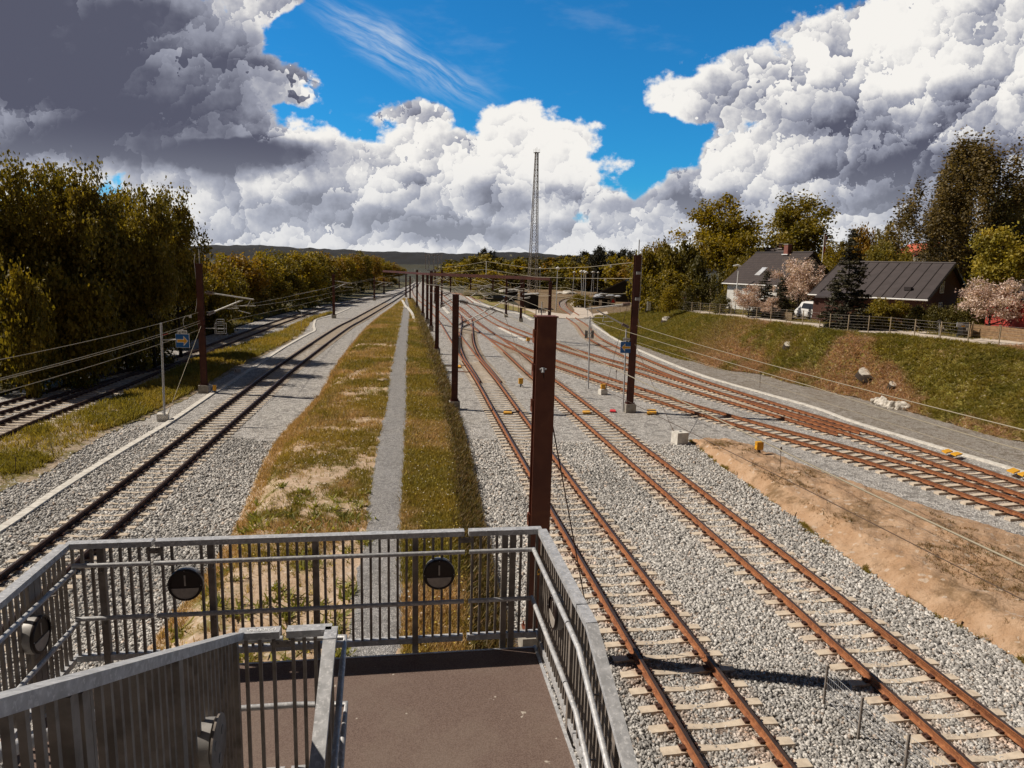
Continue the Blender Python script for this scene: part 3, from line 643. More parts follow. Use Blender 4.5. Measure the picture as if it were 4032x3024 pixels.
track('outermost left track under the trees, joining the old curving track', side([(-420, 1700), (0, 1585), (362, 1486), (603, 1428), (790, 1372)], .75), 90, -.006, ('rail_rust_shaded', 'rail_head'), indiv=60)
def arc(x0, y0, th, k, s_): t_ = th+k*s_/2; return (x0+s_*math.sin(t_), y0+s_*math.cos(t_), 0)
T2near = [arc(3.341, 16.33, -.15236, .0004, s_) for s_ in (-12, -5, 0, 6, 11)]
T2w = T2near+side([(1941, 1606), (1871, 1484), (1810, 1393.5), (1775, 1336), (1729, 1261), (1704, 1234), (1680, 1206), (1650, 1182), (1628, 1158), (1624, 1135), (1632, 1118)], .75)
track('rusty near track right beside the stair, its turnout farther on behind the second mast', T2w, 62)
T3w = [arc(8.238, 15.415, -.1428, .0002, s_) for s_ in (-13, -6, 0, 5)]+side([(2166, 1540), (2078, 1466), (1976, 1372), (1913, 1321), (1858, 1277), (1814, 1238), (1779, 1210), (1743, 1179), (1712, 1150), (1694, 1132)], .75)
track('second rusty track from the stair, between the near track and the brown mound', T3w, 75)
track('curved crossover rails linking the two nearest rusty tracks beyond the second mast', side([(1890, 1500), (1869.4, 1466.4), (1851.7, 1438.8), (1830, 1407), (1815, 1368), (1811, 1336), (1814, 1305), (1818, 1268), (1814, 1240), (1800, 1222), (1780, 1205)], .75), 95, .003, indiv=60)
T4r = [(1804, 1212), (1850, 1248), (1925, 1298), (1981, 1331), (2086, 1374), (2171, 1408), (2322, 1460), (2469, 1507), (2700, 1580), (3000, 1665), (3512, 1803), (4032, 1970), (4500, 2130)]
track('track along the upper side of the brown mound with flat pale sleepers', side(T4r[::-1], -.75), 75, -.003, flat=True)
T5l = [(1834, 1194), (1865, 1218), (1897, 1242), (1956, 1277), (2039, 1311), (2088, 1329), (2180, 1363), (2322, 1408), (2469, 1450), (2700, 1526), (3000, 1616), (3300, 1704)]
track('track merging from the left into the outer right line by the cable trough', side(T5l[::-1], .75), 80, .002, flat=False)
T6r = [(2265, 1249), (2313, 1280), (2355, 1323), (2440, 1367), (2502, 1393), (2700, 1471), (3000, 1568), (3512, 1724), (4032, 1898), (4600, 2080)]
track('outermost right track coming from the level crossing along the embankment', side(T6r[::-1], -.75), 110, 0, flat=False)
track('track curving away to the right beyond the level crossing', side([(2245, 1238), (2210, 1213), (2201, 1198), (2204, 1187), (2228, 1176), (2288, 1168)], .75), 110, .03)
track('far track bending between the gantry masts', side([(1862, 1190), (1838, 1172), (1812, 1158), (1780, 1152), (1748, 1162)], .75), 90)

# loose ballast stones near enough to be told apart
def stones(name, poly, n, zc, label, size=(.020, .042)):
    P_ = np.zeros((0, 3)); poly = np.array(poly); mn, mx = poly.min(0), poly.max(0)
    x = rng.uniform(mn[0], mx[0], n); y = rng.uniform(mn[1], mx[1], n); ins = np.zeros(n, bool); j = len(poly)-1
    for i in range(len(poly)):
        xi, yi = poly[i]; xj, yj = poly[j]; c_ = ((yi > y) != (yj > y)) & (x < (xj-xi)*(y-yi)/(yj-yi+1e-9)+xi); ins ^= c_; j = i
    near_rail = np.full(n, 9.0); keep = ins & (rng.random(n) < np.clip(17/np.hypot(x, y), .25, 1)**2)
    for C_ in TRACKS.values():
        for off in (-.7535, .7535):
            R_ = sweep(C_, off, [(0, 0)])[:, 0, :2]; R_ = R_[R_[:, 1] < 40]
            R_ = resample(R_, .25) if len(R_) > 2 else R_
            if len(R_) < 2: continue
            for a in range(0, len(x), 20000):
                sl = slice(a, a+20000); k_ = np.where(keep[sl])[0]
                if len(k_) == 0: continue
                dd = np.min((x[sl][k_][:, None]-R_[None, :, 0])**2+(y[sl][k_][:, None]-R_[None, :, 1])**2, axis=1) if len(R_) < 400 else None
                if dd is not None: kk_ = keep[sl]; kk_[k_[dd < .10**2]] = False; keep[sl] = kk_; nr = near_rail[sl]; nr[k_] = np.minimum(nr[k_], np.sqrt(dd) if x.mean() > 0 else 9); near_rail[sl] = nr
    x, y, near_rail = x[keep], y[keep], near_rail[keep]; n = len(x); base = np.array([[a, b, c_] for c_ in (-1, 1) for b in (-1, 1) for a in (-1, 1)], float)
    base[:, :2][base[:, 2] > 0] *= .72
    f8 = np.array([(0, 2, 3, 1), (4, 5, 7, 6), (0, 1, 5, 4), (1, 3, 7, 5), (3, 2, 6, 7), (2, 0, 4, 6)])
    sz = rng.uniform(*size, n)*np.clip(np.hypot(x, y)/15, 1, 1.4); q = rng.normal(0, 1, (n, 4)); q /= np.linalg.norm(q, axis=1)[:, None]; w_, a_, b_, c_ = q.T
    Rm = np.stack([1-2*(b_*b_+c_*c_), 2*(a_*b_-c_*w_), 2*(a_*c_+b_*w_), 2*(a_*b_+c_*w_), 1-2*(a_*a_+c_*c_), 2*(b_*c_-a_*w_), 2*(a_*c_-b_*w_), 2*(b_*c_+a_*w_), 1-2*(a_*a_+b_*b_)], 1).reshape(n, 3, 3)
    v = base[None]*rng.uniform(.6, 1.25, (n, 8, 3))*np.stack([sz*rng.uniform(.8, 1.3, n), sz*rng.uniform(.6, 1, n), sz*rng.uniform(.45, .85, n)], 1)[:, None]
    v = np.einsum('nij,nkj->nki', Rm, v); v[..., 0] += x[:, None]; v[..., 1] += y[:, None]; v[..., 2] += (zc+rng.uniform(-.012, .022, n))[:, None]
    g_ = rng.random(n); col = (.20+.50*g_**1.2)[:, None]*np.array([1, .965, .92]); col[rng.random(n) < .06] *= [1.0, .86, .76]; ru = np.clip((.62-near_rail)/.55, 0, 1)*np.clip(.45+fbm(x, y, 1.1, 3)*2.4, 0, 1)*.75; col = col*(1-ru[:, None])+col*np.array([1.0, .66, .46])*ru[:, None]; col *= (1-.22*np.clip(fbm(x+30, y, .22, 4)*4, 0, 1))[:, None]
    f = (np.arange(n)[:, None, None]*8+f8[None]).reshape(-1, 4)
    o = npmesh(name, v.reshape(-1, 3), f, 'stone_bits', np.repeat(col, 6, 0)); tag(o, label, 'ballast', kind='stuff')
import os
FASTG = False
stones('ballast_stones', [(1.2, 7), (5.5, 4.5), (10.5, 9), (14.5, 15), (14, 25), (9, 34), (-3, 34), (-2.5, 20), (1.0, 12)], 330000, -.078, 'loose grey crushed stone around the rusty tracks below the stair')
stones('ballast_stones', [(-9, 8), (-5.0, 10), (-7.0, 20), (-9.8, 32), (-21, 36), (-22, 24), (-17.5, 14), (-13, 8)], 260000, -.078, 'loose grey crushed stone around the main track on the left')
# ================================================================ foreground stair of the footbridge
B0P = G(1200+1510/1.62, 2000+125/1.62, 5.93); TH = R(9.0)
EX = np.array([math.cos(TH), math.sin(TH), 0]); EY = np.array([-math.sin(TH), math.cos(TH), 0])
O_ = np.array([B0P[0], B0P[1], 0])
STAIRM = Matrix.Translation(Vector(O_)) @ Matrix.Rotation(TH, 4, 'Z')
def place(o): o.matrix_world = STAIRM; return o
ZT, ZD = 5.93, 4.73
SU, SD = .478, .42
st = empty('footbridge_stair', tuple(O_), TH, 'landing and two flights of the footbridge stair, coated in brown grit', 'stair')
mb = MB(); mb.box((-2.13, -.98, ZD-.06), (4.14, 1.74, .12)); mb.build('landing', 'deck_coat', st)
mb = MB()                                 # steel edge profiles round the landing
mb.box((-.045, -.98, ZD-.045), (.028, 1.80, .11)); mb.box((-2.13, -.100, ZD-.055), (4.18, .022, .12)); mb.box((-4.21, -.98, ZD-.055), (.022, 1.76, .12))
mb.build('edge_profile', 'galvanised', st)
mb = MB(); mb.box((-2.13, -.22, ZD-.28), (4.1, .10, .30)); mb.box((-.16, -.98, ZD-.28), (.10, 1.7, .30)); mb.box((-4.1, -.98, ZD-.28), (.10, 1.7, .30)); mb.build('girder', 'galvanised_shaded', st)
for i in range(12):                       # upper flight climbs to the bridge, lower flight drops towards the ground
    mb = MB(); mb.box((-3.34, -1.85-.36*i-.18, ZD+.171*(i+1)-.02), (1.72, .35, .04)); mb.build('step', 'deck_coat', st)
    mb = MB(); mb.box((-.94, -1.86-.38*i-.19, ZD-.165*(i+1)-.02), (1.70, .37, .04)); mb.build('step', 'deck_coat', st)
for a, s_ in ((-4.22, SU), (-2.47, SU), (-1.80, -SD), (-.06, -SD)):
    b1 = -6.1; z1 = ZD+s_*(-b1-1.85)
    mb = MB(); mb.beam((a, -1.86, ZD-.12), (a, b1, z1-.12), .02, .26); mb.build('stringer', 'galvanised', st)
fb = empty('footbridge_deck', tuple(O_), TH, 'footbridge deck behind the top of the stair, where the viewer stands', 'footbridge')
mb = MB(); mb.box((1.0, -8.2, ZD+2.05), (18, 3.6, .2)); mb.build('deck', 'deck_coat', fb)
def railing(label, runs, skip=(), hr=None, inner=-1, posts=(), group='railings of the footbridge stair', far_joint=()):
    """runs: polyline [(a, b, z_top)], balusters every 83 mm, flat side across the run"""
    root = empty('railing', tuple(O_), TH, label, 'railing', group)
    pts = [np.array(p, float) for p in runs]
    seg = []
    for p, q in zip(pts[:-1], pts[1:]):
        seg.append((p, q))
    for k, (p, q) in enumerate(seg):
        d = (q-p)/np.linalg.norm(q-p)
        mb = MB(); mb.beam(p-d*0-np.array([0, 0, .025]), q-np.array([0, 0, .025]), .085, .05); mb.build('top_rail', 'galvanised', root)
        dz = np.array([0, 0, 1.105]); mb = MB(); mb.beam(p-dz, q-dz, .055, .055); mb.build('bottom_rail', 'galvanised', root)
        L = np.hypot(*(q-p)[:2]); n = int(round(L/.0835)); dh = (q-p)/L
        for i in range(n):
            c = p+dh*(i+.5)*L/n
            if any(abs(c[0]-s0) < .06 and abs(c[1]-s1) < .06 for s0, s1 in skip): continue
            wide = any(abs(c[0]-s0) < .045 and abs(c[1]-s1) < .045 for s0, s1 in posts)
            e = np.array([dh[0], dh[1], 0]); w, t_ = (.055, .06) if wide else (.023, .025)
            ang = math.atan2(dh[1], dh[0]); mb = MB(); lo = 1.34 if wide else 1.08
            mb.box((c[0], c[1], c[2]-.05-(lo-.05)/2), (w, t_, lo-.05), 0, ang); mb.build('post' if wide else 'baluster', 'galvanised_shaded', root)
    return root
def hrail(root, pts, r=.0215):
    mb = MB(); mb.tube(pts, r, 10); mb.build('handrail', 'galvanised', root)
def bracket(root, a, b, z, da, db):
    mb = MB(); mb.tube([(a, b, z-.02), (a, b, z-.07), (a+da, b+db, z-.09)], .008, 6); mb.build('bracket', 'galvanised_shaded', root)
ZH1, ZH2 = 5.745, 5.245
# far railing: three panels with open joints
PST = [(-3.98, 0), (-3.04, 0), (-2.12, 0), (-1.20, 0), (-.32, 0)]
for (a0, a1, lab) in ((-4.27, -3.555, 'short left end panel of the far stair railing'), (-3.525, -.755, 'long middle panel of the far stair railing carrying both round lamps'), (-.712, .0, 'short right end panel of the far stair railing by the near mast')):
    r_ = railing(lab, [(a0, 0, ZT), (a1, 0, ZT)], posts=PST, skip=[(-3.27, 0)])
    e0, e1 = (a0+.07 if a0 < -4 else a0), (a1-.08 if a1 > -.1 else a1)
    hrail(r_, [(e0, -.09, ZH1), (e1, -.09, ZH1)]); hrail(r_, [(e0, -.09, ZH2), (e1, -.09, ZH2)])
    for (pa, pb) in PST:
        if a0 < pa < a1: bracket(r_, pa, -.09, ZH1, 0, .08); bracket(r_, pa, -.09, ZH2, 0, .08)
for a in (-3.54, -.733):
    mb = MB(); mb.box((a, -.045, ZT-.085), (.12, .012, .05)); mb.tube([(a-.03, -.05, ZT-.085), (a-.03, -.06, ZT-.085)], .009, 8); mb.tube([(a+.03, -.05, ZT-.085), (a+.03, -.06, ZT-.085)], .009, 8)
    o = place(mb.build('joint_plate', 'galvanised_shaded')); tag(o, 'bolted plate across the %s open joint of the far stair railing' % ('left' if a < -2 else 'right'), 'plate')
# right railing: level along the landing, then down with the lower flight
r_ = railing('right stair railing, level beside the landing towards its top rail joint', [(0, -.035, ZT), (0, -1.585, ZT)], posts=[(0, -.15), (0, -1.35)])
hrail(r_, [(-.088, -.075, ZH1), (-.088, -1.53, ZH1)]); hrail(r_, [(-.088, -.075, ZH2), (-.088, -1.53, ZH2)])
for z in (ZH1, ZH2): bracket(r_, -.088, -1.3, z, .08, 0)
r_ = railing('right stair railing bending downhill along the lower flight', [(0, -1.60, ZT), (0, -1.87, ZT), (0, -5.4, ZT-SD*3.53)], posts=[(0, -2.6), (0, -3.6)])
for z in (ZH1, ZH2):
    hrail(r_, [(-.088, -1.545, z), (-.088, -1.88, z-.01), (-.088, -5.4, z-SD*3.5)])
    bracket(r_, -.088, -2.15, z-SD*.28, .08, 0)
# left railing: level, running towards the viewer
r_ = railing('left stair railing with a broad flat post behind the left round lamp', [(-4.27, -.04, ZT), (-4.27, -1.75, ZT), (-4.27, -4.9, ZT+SU*3.15)], posts=[(-4.27, -1.4), (-4.27, -2.5)])
for z in (ZH1-.04, ZH2-.03): hrail(r_, [(-4.185, -.09, z), (-4.185, -1.78, z), (-4.185, -4.9, z+SU*3.1)]); bracket(r_, -4.185, -.42, z, -.07, 0); bracket(r_, -4.185, -1.35, z, -.07, 0)
mb = MB(); mb.box((-4.275, -.60, ZT-.66), (.03, .20, 1.2)); o = mb.build('post_plate', 'galvanised_shaded', r_)
# inner guard round the stair well
r_ = railing('inner guard of the stair, its dense wall of flat bars climbing towards the viewer', [(-2.45, -1.78, ZT+.01), (-2.45, -6.0, ZT+.01+SU*4.22)], posts=[(-2.45, -1.9), (-2.45, -3.1), (-2.45, -4.1)])
for z in (ZH1-.01, ZH2): hrail(r_, [(-2.52, -1.8, z+.02), (-2.52, -6.0, z+SU*4.22)])
r_ = railing('short left stub of the inner guard with a scribble on its top rail', [(-2.45, -1.735, ZT), (-2.177, -1.735, ZT)])
hrail(r_, [(-2.48, -1.66, 5.815), (-2.175, -1.66, 5.815)]); hrail(r_, [(-2.48, -1.66, 5.30), (-2.12, -1.66, 5.30)])
gm = MB(); a = -2.40; gr = np.random.default_rng(3)      # chalky scrawl
pts_ = []
for k in range(46): pts_.append((a+.0043*k+.006*math.sin(k*1.9), -1.735+.019*math.sin(k*1.35)+.006*math.sin(k*.5), ZT+.0015))
for p, q in zip(pts_[:-1], pts_[1:]): gm.beam(p, q, .0055, .001)
gm.build('scribble', 'sign_white', r_)
r_ = railing('right stub of the inner guard, turning the corner towards the viewer', [(-2.131, -1.735, ZT), (-1.83, -1.735, ZT), (-1.83, -1.90, ZT), (-1.83, -5.2, ZT-SD*3.3)], posts=[(-1.83, -2.2), (-1.83, -3.2)])
hrail(r_, [(-2.12, -1.66, 5.815), (-1.745, -1.66, 5.80), (-1.745, -1.95, 5.755), (-1.745, -5.0, 5.755-SD*3.05)], .022)
hrail(r_, [(-2.13, -1.66, 5.30), (-1.745, -1.66, 5.28), (-1.745, -1.95, 5.24), (-1.745, -5.0, 5.24-SD*3.05)], .022)
mb = MB(); mb.box((-2.154, -1.782, ZT-.085), (.12, .012, .045)); mb.tube([(-2.185, -1.787, ZT-.085), (-2.185, -1.797, ZT-.085)], .009, 8); mb.tube([(-2.12, -1.787, ZT-.085), (-2.12, -1.797, ZT-.085)], .009, 8)
tag(place(mb.build('joint_plate', 'galvanised_shaded')), 'bolted plate across the open joint of the inner guard', 'plate')
def bulkhead(a, b, z, ang, label, tilt=0.0):
    """round wall lamp, face towards local +Y before rotation by ang"""
    base = O_+EX*a+EY*b; root = empty('round_lamp', (base[0], base[1], z), TH+ang, label, 'lamp', 'round lamps on the stair railings')
    mb = MB(); mb.tube([(0, -.075, 0), (0, -.03, 0), (0, .0, 0)], [.142, .150, .150], 32); mb.build('housing', 'lamp_body', root)
    mb = MB(); n = 40; prof = [(.150, .001), (.150, .022), (.142, .028), (.128, .026)]; vs = []
    for k in range(n):
        for r, y in prof: vs.append((r*math.sin(2*math.pi*k/n), y, r*math.cos(2*math.pi*k/n)))
    m_ = len(prof); mb.add(vs, [(k*m_+j, k*m_+j+1, ((k+1) % n)*m_+j+1, ((k+1) % n)*m_+j) for k in range(n) for j in range(m_-1)], 0, True)
    for q in (0, 90, 180, 270): mb.disc((.139*math.sin(R(q)), .028, .139*math.cos(R(q))), (0, 1, 0), .004, .004, 8, 1)
    mb.build('rim', ['lamp_black', 'galvanised'], root)
    vs = [(0, .012, 0)]
    mb = MB(); mb.disc((0, .010, 0), (0, 1, 0), .129, .01, 36); mb.build('shield', 'lamp_black', root)
    arc_ = [(.118*math.cos(R(q)), .0155, .118*math.sin(R(q))-.014) for q in np.linspace(187, 353, 24)]
    mb = MB(); mb.prism(arc_, (0, .006, 0)); mb.build('lens', 'lamp_glass', root)
    mb = MB(); mb.box((.0, .018, .045), (.014, .005, .10)); mb.build('slit', 'lamp_glass', root)
    return root
bulkhead(-3.28, -.055, 5.517, math.pi, 'round black lamp on the far railing near its left end, lower lens pale')
bulkhead(-.993, -.055, 5.517, math.pi, 'round black lamp on the far railing right of the footpath')
bulkhead(-4.20, -.72, 5.45, -math.pi/2, 'round black lamp on the left railing, seen at an angle')
bulkhead(-.06, -.95, 5.54, math.pi/2, 'round lamp on the right railing behind the handrail')
# lamp fixed to the inner guard, seen from behind
base = O_+EX*(-2.405)+EY*(-2.66); rl = empty('round_lamp', (base[0], base[1], 5.74), TH, 'pale round lamp seen from the back on the inner guard bars', 'lamp', 'round lamps on the stair railings')
mb = MB(); mb.disc((.035, 0, 0), (1, 0, 0), .165, .012, 40, 0)
for q in (30, 150, 270): mb.disc((.0425, .085*math.cos(R(q)), .085*math.sin(R(q))), (1, 0, 0), .026, .004, 18, 1)
mb.build('back_plate', ['galvanised_shaded', 'sign_grey'], rl); mb = MB(); mb.disc((-.03, 0, .02), (1, 0, 0), .13, .09, 30); mb.build('housing', 'lamp_body', rl)
# low wire mesh fence beside the near track
fp = [np.array([6.386, 12.97, -.1]), np.array([6.60, 11.97, -.1]), np.array([6.93, 11.0, -.1]), np.array([7.28, 10.0, -.1]), np.array([7.6, 9.0, -.1])]
fr = empty('mesh_fence', (0, 0, 0), 0, 'low wire mesh fence on grey posts between the two near tracks', 'fence')
for k, p in enumerate(fp):
    mb = MB(); h = .90-.03*k; mb.box((p[0], p[1], p[2]+h/2), (.045, .03, h), 0, .2); mb.build('post', 'galvanised_shaded', fr)
mb = MB()
for p, q in zip(fp[:-1], fp[1:]):
    for z in (.22, .38, .54, .68, .80): mb.tube([p+[0, 0, z], q+[0, 0, z]], .0045, 4, cap=False)
    n = 20
    for i in range(1, n):
        c = p+(q-p)*i/n; mb.tube([c+[0, 0, .20], c+[0, 0, .80]], .0022, 3, cap=False)
mb.build('wire_mesh', 'galvanised', fr)
# ================================================================ masts, wires, signs, yard furniture
def MPL(x, y, M):                          # photo point on the upright plane through M square to the tracks
    d = ray(x, y); n = EY; t_ = ((np.array([M[0], M[1], 0])-CP)@n)/(d@n); return CP+d*t_
def loc_of(root, P_): return root.matrix_world.inverted() @ Vector(P_)
def mast(label, base, top_y=None, h=None, w=.36, mat='mast_steel', foot=True, arms=(), tri=True, z0=-.05, rod=False):
    """base: photo point of the foot or a world place"""
    P0 = np.array(base, float) if len(base) == 3 else G(base[0], base[1], z0)
    if h is None:
        px, _ = PRJ(P0); h = AY(px, top_y, P0[1])[2]-P0[2]
    root = empty('catenary_mast', tuple(P0), TH, label, 'catenary mast', 'brown catenary masts of the yard'); bpy.context.view_layer.update()
    dpt = w*.78; z1 = .50 if foot else 0
    mb = MB()
    for s_ in (-1, 1): mb.box((0, s_*(dpt/2-.013), (z1+h)/2), (w, .026, h-z1))
    mb.box((0, 0, (z1+h)/2), (.018, dpt-.06, h-z1-.01)); mb.build('column', mat, root)
    mb = MB(); mb.box((0, 0, h+.012), (w+.05, dpt+.05, .024)); mb.build('cap_plate', mat, root)
    if foot:
        mb = MB(); mb.box((0, 0, .19), (w+.26, w+.22, .62)); mb.box((0, 0, .535), (w+.14, w+.1, .03), 1)
        for sx_ in (-1, 1):
            for sy_ in (-1, 1): mb.tube([(sx_*(w/2+.03), sy_*(w/2), .5), (sx_*(w/2+.03), sy_*(w/2), .64)], .022, 6, 1)
        mb.build('footing', ['concrete', mat], root)
    if tri and P0[1] < 50:
        zz = 1.55 if P0[1] > 20 else 1.9; mb = MB(); y_ = -dpt/2-.004
        mb.prism([(-.085, y_, zz), (.085, y_, zz), (0, y_, zz+.15)], (0, -.004, 0), 0); mb.prism([(-.014, y_-.006, zz+.04), (.02, y_-.006, zz+.055), (.002, y_-.006, zz+.12), (-.02, y_-.006, zz+.08)], (0, -.002, 0), 1)
        mb.build('warning_plate', ['sign_orange' if P0[1] < 20 else 'mast_near', 'black_plastic'], root)
    if rod:
        mb = MB(); mb.tube([(.05, 0, h), (.04, 0, h+.9)], .03, 6); mb.build('rod', 'galvanised', root)
    for arm in arms: cantilever(root, P0, arm)
    return root, P0, h
def cantilever(root, P0, pts):
    """pts: list of (x0,y0,x1,y1,r,insulated) photo lines measured on the mast's own plane"""
    mb = MB(); ins = MB(); inv = root.matrix_world.inverted()
    for (x0, y0, x1, y1, r, k) in pts:
        a = inv @ Vector(MPL(x0, y0, P0)); b = inv @ Vector(MPL(x1, y1, P0)); mb.tube([a, b], r, 8)
        if k:
            d = (b-a).normalized()
            for q in range(6): ins.disc(a+d*(.10+q*.075), d, r*2.3, .035, 10)
    mb.build('cantilever', 'white_tube', root)
    if ins.v: ins.build('insulator', 'insulator', root)
def z_(o, s_, L_): return [tuple((o[0]+a/s_ if i % 2 == 0 else o[1]+a/s_) for i, a in enumerate(l[:4]))+tuple(l[4:]) for l in L_]
ml, mlP, mlh = mast('tall brown mast on the left between the grass strip and the straight main track', (806, 1546), 1040, rod=True, arms=[z_((550, 950), 1.905, [(490,382,855,437,.045,1),(505,550,770,442,.045,1),(690,484,872,485,.02,0),(660,506,742,502,.025,0),(740,519,830,543,.022,0),(723,470,727,497,.015,0),(835,432,808,488,.012,0),(720,440,722,484,.012,0)])])
mr, mrP, mrh = mast('tallest brown mast on a white concrete footing, centre right between the yard tracks', (2478, 1622), 1005, rod=True, arms=[z_((2100, 1150), 2.115, [(812,97,440,142,.05,1),(800,298,530,152,.04,1),(420,213,620,213,.018,0),(580,247,665,244,.018,0),(590,180,578,246,.02,0),(470,100,505,228,.015,0),(450,140,455,230,.015,0),(530,268,600,262,.015,0)])])
mn, mnP, mnh = mast('nearest brown mast rising just behind the stair railing', (.66, 14.65, -.05), h=7.46, w=.41, mat='mast_near')
m2, m2P, m2h = mast('second brown mast in the row right of the berm, grey cabinets on its side', (1789, 1612), 1160, arms=[z_((1700, 900), 2.458, [(265,700,690,812,.05,1),(262,932,645,735,.035,1),(290,962,625,800,.035,1),(640,740,700,690,.015,0),(560,760,720,835,.03,0)])])
mb = MB(); 
for k in range(3): mb.box((.26+.0*k, -.05+.09*k, 3.95), (.12, .05, .62))
mb.box((.24, .04, 3.6), (.16, .10, .5)); mb.build('cabinet', 'galvanised', m2)
m3, m3P, _ = mast('third brown mast in the row right of the berm, two thin arms to its right', (1720, 1394), 1125, arms=[z_((1700, 900), 2.458, [(80,742,260,655,.04,1),(80,720,190,680,.03,0),(80,765,240,690,.03,1)])], tri=False)
row = [((1697, 1299), 1068, 'fourth mast in the row right of the berm, carrying the long cross beam'), ((1682, 1271), 1082, 'fifth mast in the row right of the berm, just left of the beam leg'),
       ((1665, 1246), 1081, 'sixth mast in the row right of the berm'), ((1641.7, 1214), 1063, 'seventh mast in the row, taller than its neighbours at the end of the berm'),
       ((1614.6, 1186), 1087, 'eighth mast in the row, right of the footpath end'), ((1598.4, 1170), 1080, 'small mast standing between the merging left tracks'),
       ((1739, 1209), 1062, 'far tall mast behind the third mast, right side'), ((1712.6, 1195), 1064, 'far slim mast half hidden behind the beam leg'),
       ((1992, 1249), 1095, 'mast under the cross beam left of the two small sheds'), ((2050, 1267), 1093, 'thick mast under the cross beam in front of the black sheds'),
       ((1315, 1253), 1081, 'second mast along the straight main track on the left, white arm'), ((1474, 1183), 1089, 'third mast along the left tracks with white arms'),
       ((1512, 1156), 1096, 'fourth mast along the left tracks beside the far meadow edge'), ((1572, 1138), 1104, 'most distant mast along the left tracks')]
farm = {}
for i, (b_, ty, lab) in enumerate(row):
    arms = []
    if i in (10, 11, 12, 4, 5): 
        x = b_[0]; k = [1, 1, 1, 1, 1][0]; s_ = {10: .55, 11: .38, 12: .3, 4: .28, 5: .25}[i]
        arms = [[(x, ty+22*s_*2, x+130*s_, ty+32*s_*2, .04, 0), (x, ty+50*s_*2, x+95*s_, ty+30*s_*2, .04, 0), (x+60*s_, ty+44*s_*2, x+140*s_, ty+46*s_*2, .025, 0)]]
    if i in (0, 1, 2, 3, 6, 7):
        x = b_[0]; s_ = .34; arms = [[(x, 1118-4*i, x+110*s_, 1104-3*i, .04, 0), (x, 1135-4*i, x+90*s_, 1108-3*i, .04, 0), (x+20, 1130-4*i, x+55, 1126-4*i, .02, 0)]]
    if i in (8, 9):
        x = b_[0]; arms = [[(x, 1128, x-48, 1142, .04, 0), (x, 1150, x-34, 1138, .035, 0)]]
    farm[i] = mast(lab, b_, ty, w=.36, arms=arms, tri=False, z0=.15 if i < 4 else -.05)
# signal bridge: one long beam across the yard
fP = farm[0][1]; zb = fP[2]+farm[0][2]-.35; rB = AY(2168, 1103, 78); rB[2] = zb; lB = AY(1510, 1074, 104.5); lB[2] = zb
ga = empty('cross_beam', tuple(fP*[1, 1, 0]), 0, 'long brown cross beam spanning the yard between the catenary masts', 'beam')
mb = MB(); o_ = np.array([fP[0], fP[1], 0]); mb.beam(lB-o_, fP*[1, 1, 0]+[0, -.5, zb]-o_, .25, .26); mb.beam(fP*[1, 1, 0]+[0, -.5, zb]-o_, rB-o_, .30, .36); mb.build('beam', 'mast_steel', ga)
for q, (x0, ln) in enumerate(((.18, 1.9), (.36, 1.6), (.55, 1.4), (.66, 2.2), (.80, 3.1))):
    c = fP*(1-x0)+rB*x0; mb = MB(); mb.box((c[0]-o_[0], c[1]-o_[1], zb-.18-ln/2), (.16, .16, ln)); mb.build('drop_post', 'mast_steel', ga)
    a = c-o_; a[2] = zb-.4-ln*.6; mb = MB(); e1 = a+EX*(2.6 if q % 2 else -2.6)+[0, 0, .35]; mb.tube([a, e1], .04, 6); mb.tube([a-[0, 0, 1.1], a+(e1-a)*.75+[0, 0, .0]], .035, 6); mb.tube([a+(e1-a)*.5-[0, 0, .9], a+(e1-a)*1.05-[0, 0, 1.0]], .02, 5); mb.build('cantilever', 'white_tube', ga)
mb = MB(); c = fP*.55+rB*.45; c = fP+(rB-fP)*((1904-1697)/(2168-1697)*1.12); mb.tube([c-o_+[0, 0, zb-c[2]+.15], c-o_+[0, 0, zb-c[2]+1.75]], .05, 6); mb.build('stub_post', 'white_tube', ga)
mb = MB(); mb.box((rB[0]-o_[0], rB[1]-o_[1], zb/2-.1), (.34, .30, zb-.3)); mb.build('leg', 'mast_steel', ga)
sgb = MB(); sgp = fP*[1, 1, 0]-o_+[0, 0, farm[0][2]+fP[2]]
sgb.box(tuple(sgp+[0, 0, .12]), (1.2, .5, .12)); [sgb.box(tuple(sgp+[q, 0, 1.1]), (.10, .1, 1.9)) for q in (-.7, -.3, .3, .8, 1.2)]; sgb.box(tuple(sgp+[.25, 0, 2.0]), (2.2, .08, .10))
tag(sgb.build('switchgear', 'galvanised', None, tuple(o_)), 'pale switchgear frame on top of the fourth mast, above the cross beam', 'switchgear')
# ---- wires
def wire(label, pts, r=.011, mat='wire_pale', sag=.0, hang=()):
    q = []
    for a, b in zip(pts[:-1], pts[1:]):
        a = np.array(a, float); b = np.array(b, float)
        for t_ in np.linspace(0, 1, 13)[:-1]: p = a+(b-a)*t_; p[2] -= sag*4*t_*(1-t_); q.append(p)
    q.append(np.array(pts[-1], float)); o_ = q[0].copy(); mb = MB(); mb.tube([p-o_ for p in q], r, 5)
    for t_ in hang:
        i = int(t_*(len(q)-1)); c = q[i]-o_; mb.box(tuple(c-[0, 0, .09]), (.12, .05, .16), 1)
    o = mb.build('overhead_wire', [mat, 'sign_white'], None, tuple(o_)); tag(o, label, 'wire', 'overhead wires of the yard'); return o
def on(x, y, M): return MPL(x, y, M)
def wend(x, y, z): return G(x, y, z)
a = on(2503, 1281, mrP); wire('bright wire from the tallest mast running right above the embankment foot', [a, wend(4032, 1693, a[2]), wend(4500, 1800, a[2])], .014, sag=.12, hang=(.03,))
